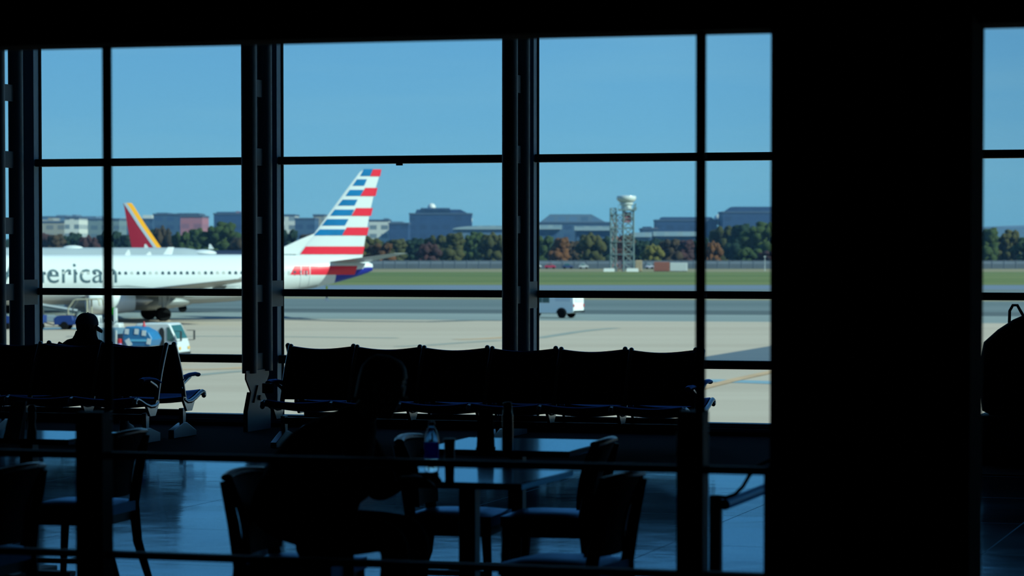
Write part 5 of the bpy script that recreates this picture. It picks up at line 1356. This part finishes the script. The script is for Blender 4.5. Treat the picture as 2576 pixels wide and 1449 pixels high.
o = o.build('hills', mat('blue_hills', (0.07, 0.12, 0.20), 0.9)); o['kind'] = 'structure'; o['label'] = 'low blue hills in the right-hand slot'

# ================================================================= trees
leafs = {'green': leaf_mat('leaf_green', (0.016, 0.035, 0.014), (0.05, 0.068, 0.02)), 'dark': leaf_mat('leaf_dark', (0.008, 0.02, 0.016), (0.022, 0.04, 0.022)),
         'olive': leaf_mat('leaf_olive', (0.028, 0.033, 0.012), (0.075, 0.068, 0.024)), 'orange': leaf_mat('leaf_orange', (0.05, 0.03, 0.018), (0.18, 0.07, 0.025)),
         'brown': leaf_mat('leaf_brown', (0.026, 0.024, 0.018), (0.08, 0.05, 0.028)), 'red': leaf_mat('leaf_red', (0.028, 0.018, 0.02), (0.075, 0.032, 0.032)),
         'yellow': leaf_mat('leaf_yellow', (0.06, 0.06, 0.02), (0.14, 0.12, 0.03))}
m_bark = mat('bark', (0.035, 0.028, 0.022), 0.9)
def foliage_mesh(seed):
    rnd = random.Random(seed); bm = bmesh.new()
    for i in range(40):
        a = rnd.uniform(0, 2*PI); rr = rnd.uniform(0.1, 1.0); z = rnd.uniform(0.10, 0.86); rr *= math.sin(PI*min(1, max(0.15, z*0.95+0.08)))**0.6
        r = rnd.uniform(0.12, 0.22)*(1.05-0.3*z)
        M = Matrix.Translation((0.5*rr*math.cos(a), 0.5*rr*math.sin(a), z)) @ Matrix.Diagonal((r*0.95, r*0.95, r*0.75, 1))
        g = bmesh.ops.create_icosphere(bm, subdivisions=2, radius=1.0, matrix=M)
        c = V((0.5*rr*math.cos(a), 0.5*rr*math.sin(a), z))
        for v in g['verts']:
            d = (v.co-c)
            k = 1 + 0.16*math.sin(v.co.x*41+seed)*math.sin(v.co.y*37+i) + 0.14*math.sin(v.co.z*53+i*2) + rnd.uniform(-0.10, 0.10)
            v.co = c+d*k
    me = bpy.data.meshes.new('foliage'); bm.to_mesh(me); bm.free()
    zm = max(v.co.z for v in me.vertices); xm = max(abs(v.co.x) for v in me.vertices)
    for v in me.vertices: v.co = V((v.co.x/xm*0.5, v.co.y/xm*0.5, v.co.z/zm))
    me.polygons.foreach_set('use_smooth', [True]*len(me.polygons))
    return me
FM = [foliage_mesh(s) for s in (3, 11, 23, 42)]
TM = {}
trunk = MB().tube([(0, 0, -0.02), (0.01, 0, 0.2), (0.0, 0.01, 0.55)], [0.035, 0.024, 0.012], n=8)
trunk_me = None
tree_i = 0
def tree(px0, px1, ytop, kind, D, label, yb=None):
    global tree_i, trunk_me
    s = f/D; q = onD((px0+px1)/2, HOR, D)
    w = (px1-px0)/s; h = (HOR-ytop)/s + (H-ZA)
    t = thing('tree', label, 'tree', (q.x, q.y, ZA), 0, 'autumn trees beyond the airfield')
    key = (tree_i % 4, kind)
    if key not in TM:
        me = FM[key[0]].copy(); me.materials.append(leafs[kind]); TM[key] = me
    o = bpy.data.objects.new('foliage', TM[key]); COL.objects.link(o); o.parent = t
    o.scale = (w*1.25, w*1.25, h); o.rotation_euler.z = 0
    if trunk_me is None:
        k = trunk.build('trunk', m_bark, t); trunk_me = k.data
    else:
        k = bpy.data.objects.new('trunk', trunk_me); COL.objects.link(k); k.parent = t
    k.scale = (h, h, h)
    tree_i += 1
TL = [
 # px0, px1, top, kind, D, label
 (40, 130, 585, 'red', 900, 'dull red tree at the far left above the grey fuselage'),
 (105, 170, 588, 'brown', 860, 'brown tree below the cream building'),
 (150, 215, 584, 'dark', 900, 'dark tree below the white block'),
 (195, 250, 589, 'red', 850, 'dull red tree just left of the left post'),
 (235, 310, 580, 'dark', 900, 'dark tree behind the left post'),
 (290, 345, 588, 'dark', 870, 'dark tree directly left of the crimson tail'),
 (340, 400, 575, 'dark', 950, 'dark tree peeping out behind the crimson tail'),
 (382, 436, 565, 'brown', 880, 'rusty brown tree right of the crimson tail'),
 (425, 480, 581, 'green', 850, 'green tree right of the rusty brown one'),
 (462, 520, 573, 'green', 880, 'rounded green tree below the rose block'),
 (510, 606, 557, 'green', 840, 'largest green tree in the second pane'),
 (575, 650, 590, 'brown', 820, 'brown-green tree half behind the twin tube column'),
 (690, 752, 576, 'dark', 860, 'dark tree right of the twin tube column'),
 (740, 800, 587, 'brown', 850, 'brownish tree at the root of the striped tail'),
 (785, 850, 592, 'red', 880, 'dull red tree hidden behind the striped tail'),
 (880, 968, 592, 'olive', 820, 'olive tree touching the rear edge of the striped tail'),
 (920, 990, 610, 'orange', 790, 'low orange tree right of the striped tail'),
 (965, 1030, 600, 'olive', 856, 'olive tree right of the low orange one'),
 (1015, 1075, 598, 'dark', 860, 'dark tree below the left end of the navy block'),
 (1050, 1108, 608, 'red', 800, 'low reddish tree under the navy block'),
 (1060, 1125, 590, 'olive', 870, 'olive tree under the middle of the navy block'),
 (1108, 1176, 584, 'olive', 820, 'broad olive tree left of the arched roof'),
 (1160, 1225, 582, 'green', 872, 'green tree in front of the arched roof'),
 (1205, 1275, 582, 'olive', 830, 'olive-green tree left of the middle column'),
 (1330, 1395, 592, 'green', 850, 'green tree right of the middle column'),
 (1382, 1440, 596, 'orange', 810, 'bright orange tree right of the middle column'),
 (1415, 1465, 606, 'brown', 868, 'brown tree right of the bright orange one'),
 (1452, 1520, 583, 'olive', 830, 'olive tree left of the radar tower'),
 (1500, 1560, 592, 'dark', 910, 'dark tree behind the stair mast of the tower'),
 (1545, 1605, 588, 'brown', 870, 'brown tree seen through the main mast'),
 (1590, 1640, 604, 'dark', 850, 'dark tree behind the tan hut'),
 (1616, 1668, 612, 'yellow', 790, 'yellow-olive tree behind the pale car and rust-red container'),
 (1650, 1712, 600, 'brown', 830, 'brownish tree behind the rust-red container'),
 (1695, 1755, 602, 'red', 840, 'purplish red tree behind the white container'),
 (1735, 1790, 596, 'dark', 860, 'dark tree behind the right-hand post'),
 (1772, 1816, 604, 'orange', 790, 'orange-brown tree right of the right-hand post'),
 (1776, 1850, 567, 'olive', 870, 'tall olive-green tree right of the right-hand post'),
 (1825, 1900, 562, 'dark', 850, 'tall dark tree below the tall navy block'),
 (1868, 1965, 557, 'green', 830, 'tallest green tree, touching the pier'),
 (1850, 1900, 622, 'green', 790, 'low green tree in front of the tall dark one'),
 (1900, 1960, 630, 'red', 785, 'low dull red tree by the foot of the pier'),
 (2455, 2520, 572, 'green', 820, 'green tree at the left of the right-hand slot'),
 (2505, 2572, 577, 'olive', 830, 'olive tree in the middle of the right-hand slot'),
 (2550, 2640, 590, 'green', 820, 'green tree cut by the right edge'),
]
for a in TL: tree(*a)
# hedge line that closes the gaps low down
hb = MB(); rnd = random.Random(5)
for px_ in range(-60, 2680, 9):
    D = 975+rnd.uniform(-10, 10); p = onD(px_, HOR, D); r = rnd.uniform(1.6, 2.6)
    hb.ell((p.x, p.y, ZA+rnd.uniform(2.5, 4.6)), (r*1.3, r*1.3, rnd.uniform(3.4, 4.6)), n=8, m=6)
o = hb.build('undergrowth', leafs['dark'], smooth=180); tag(o, 'continuous dark undergrowth beneath the trees', 'undergrowth', kind='stuff')

# thin autumn haze over the far field
hzm = bpy.data.materials.new('autumn_haze'); hzm.use_nodes = True; _n = hzm.node_tree; _n.nodes.clear()
_o = _n.nodes.new('ShaderNodeOutputMaterial'); _v = _n.nodes.new('ShaderNodeVolumeScatter'); _v.inputs['Color'].default_value = (0.25, 0.55, 1.0, 1); _v.inputs['Density'].default_value = 0.00016
_n.links.new(_v.outputs[0], _o.inputs['Volume'])
hz = MB().box((0, 0, 0), (4600, 2400, 90)).build('haze', hzm, smooth=0)
hz.location = cam_xy(0, 1680, ZA+40); hz.rotation_euler.z = TH; tag(hz, 'thin blue haze lying over the far trees and city', 'haze', kind='stuff')

# ================================================================= sky, sun, camera
w = bpy.data.worlds.new('sky'); sc.world = w; w.use_nodes = True
nt = w.node_tree; nt.nodes.clear()
out = nt.nodes.new('ShaderNodeOutputWorld'); bg = nt.nodes.new('ShaderNodeBackground')
tc = nt.nodes.new('ShaderNodeTexCoord'); sx = nt.nodes.new('ShaderNodeSeparateXYZ')
nt.links.new(tc.outputs['Generated'], sx.inputs[0])
ra = nt.nodes.new('ShaderNodeValToRGB'); cr = ra.color_ramp
els = [(0.0, (0.10, 0.13, 0.13)), (0.495, (0.16, 0.20, 0.22)), (0.5, (0.195, 0.42, 0.64)), (0.512, (0.20, 0.43, 0.66)), (0.53, (0.185, 0.41, 0.67)), (0.56, (0.15, 0.35, 0.64)), (0.70, (0.09, 0.24, 0.52)), (1.0, (0.04, 0.13, 0.36))]
cr.elements[0].position, cr.elements[0].color = els[0][0], (*els[0][1], 1)
cr.elements[1].position, cr.elements[1].color = els[-1][0], (*els[-1][1], 1)
for p, c in els[1:-1]:
    e = cr.elements.new(p); e.color = (*c, 1)
mr = nt.nodes.new('ShaderNodeMapRange'); mr.inputs[1].default_value = -1; mr.inputs[2].default_value = 1
nt.links.new(sx.outputs[2], mr.inputs[0]); nt.links.new(mr.outputs[0], ra.inputs[0])
mp = nt.nodes.new('ShaderNodeMapping'); mp.inputs['Scale'].default_value = (5, 5, 55)
nt.links.new(tc.outputs['Generated'], mp.inputs[0])
nz = nt.nodes.new('ShaderNodeTexNoise'); nz.inputs['Scale'].default_value = 1.0; nz.inputs['Detail'].default_value = 5
nt.links.new(mp.outputs[0], nz.inputs['Vector'])
cl = nt.nodes.new('ShaderNodeMapRange'); cl.inputs[1].default_value = 0.42; cl.inputs[2].default_value = 0.75; cl.inputs[3].default_value = 0.0; cl.inputs[4].default_value = 0.35
nt.links.new(nz.outputs['Fac'], cl.inputs[0])
mx = nt.nodes.new('ShaderNodeMix'); mx.data_type = 'RGBA'; mx.inputs[7].default_value = (0.30, 0.50, 0.66, 1)
nt.links.new(cl.outputs[0], mx.inputs[0]); nt.links.new(ra.outputs[0], mx.inputs[6])
dt = nt.nodes.new('ShaderNodeVectorMath'); dt.operation = 'DOT_PRODUCT'; dt.inputs[1].default_value = tuple(R_)
nt.links.new(tc.outputs['Generated'], dt.inputs[0])
az = nt.nodes.new('ShaderNodeMapRange'); az.inputs[1].default_value = 0.05; az.inputs[2].default_value = 0.22; az.inputs[3].default_value = 1.0; az.inputs[4].default_value = 0.76
nt.links.new(dt.outputs['Value'], az.inputs[0])
sm = nt.nodes.new('ShaderNodeVectorMath'); sm.operation = 'SCALE'
nt.links.new(mx.outputs[2], sm.inputs[0]); nt.links.new(az.outputs[0], sm.inputs['Scale']); nt.links.new(sm.outputs[0], bg.inputs[0]); bg.inputs[1].default_value = 1.0; nt.links.new(bg.outputs[0], out.inputs[0])

sd = bpy.data.lights.new('sun', 'SUN'); sd.energy = 6.4; sd.angle = math.radians(0.6); sd.color = (1.0, 0.93, 0.80)
so = bpy.data.objects.new('sun', sd); COL.objects.link(so)
to_sun = (R_*0.90 - FH*0.44).normalized()*math.cos(math.radians(34)) + V((0, 0, math.sin(math.radians(34))))
so.rotation_euler = to_sun.to_track_quat('Z', 'Y').to_euler()

cd = bpy.data.cameras.new('camera'); co = bpy.data.objects.new('camera', cd); COL.objects.link(co)
cd.sensor_width = 36; cd.lens = f/2576*36; cd.clip_end = 8000; cd.clip_start = 0.1
cd.shift_x = 0; cd.shift_y = (CY-1449/2)/2576
Mr = Matrix((R_, U_, -F_)).transposed()
co.matrix_world = Matrix.Translation(CAM) @ Mr.to_4x4()
cd.dof.use_dof = True; cd.dof.focus_distance = 25.3; cd.dof.aperture_fstop = 4.2
sc.camera = co
vs = sc.view_settings; vs.view_transform = 'Standard'; vs.look = 'None'; vs.exposure = 0.0; vs.gamma = 1.0; vs.use_curve_mapping = False
sc.cycles.max_bounces = 8; sc.cycles.transparent_max_bounces = 16
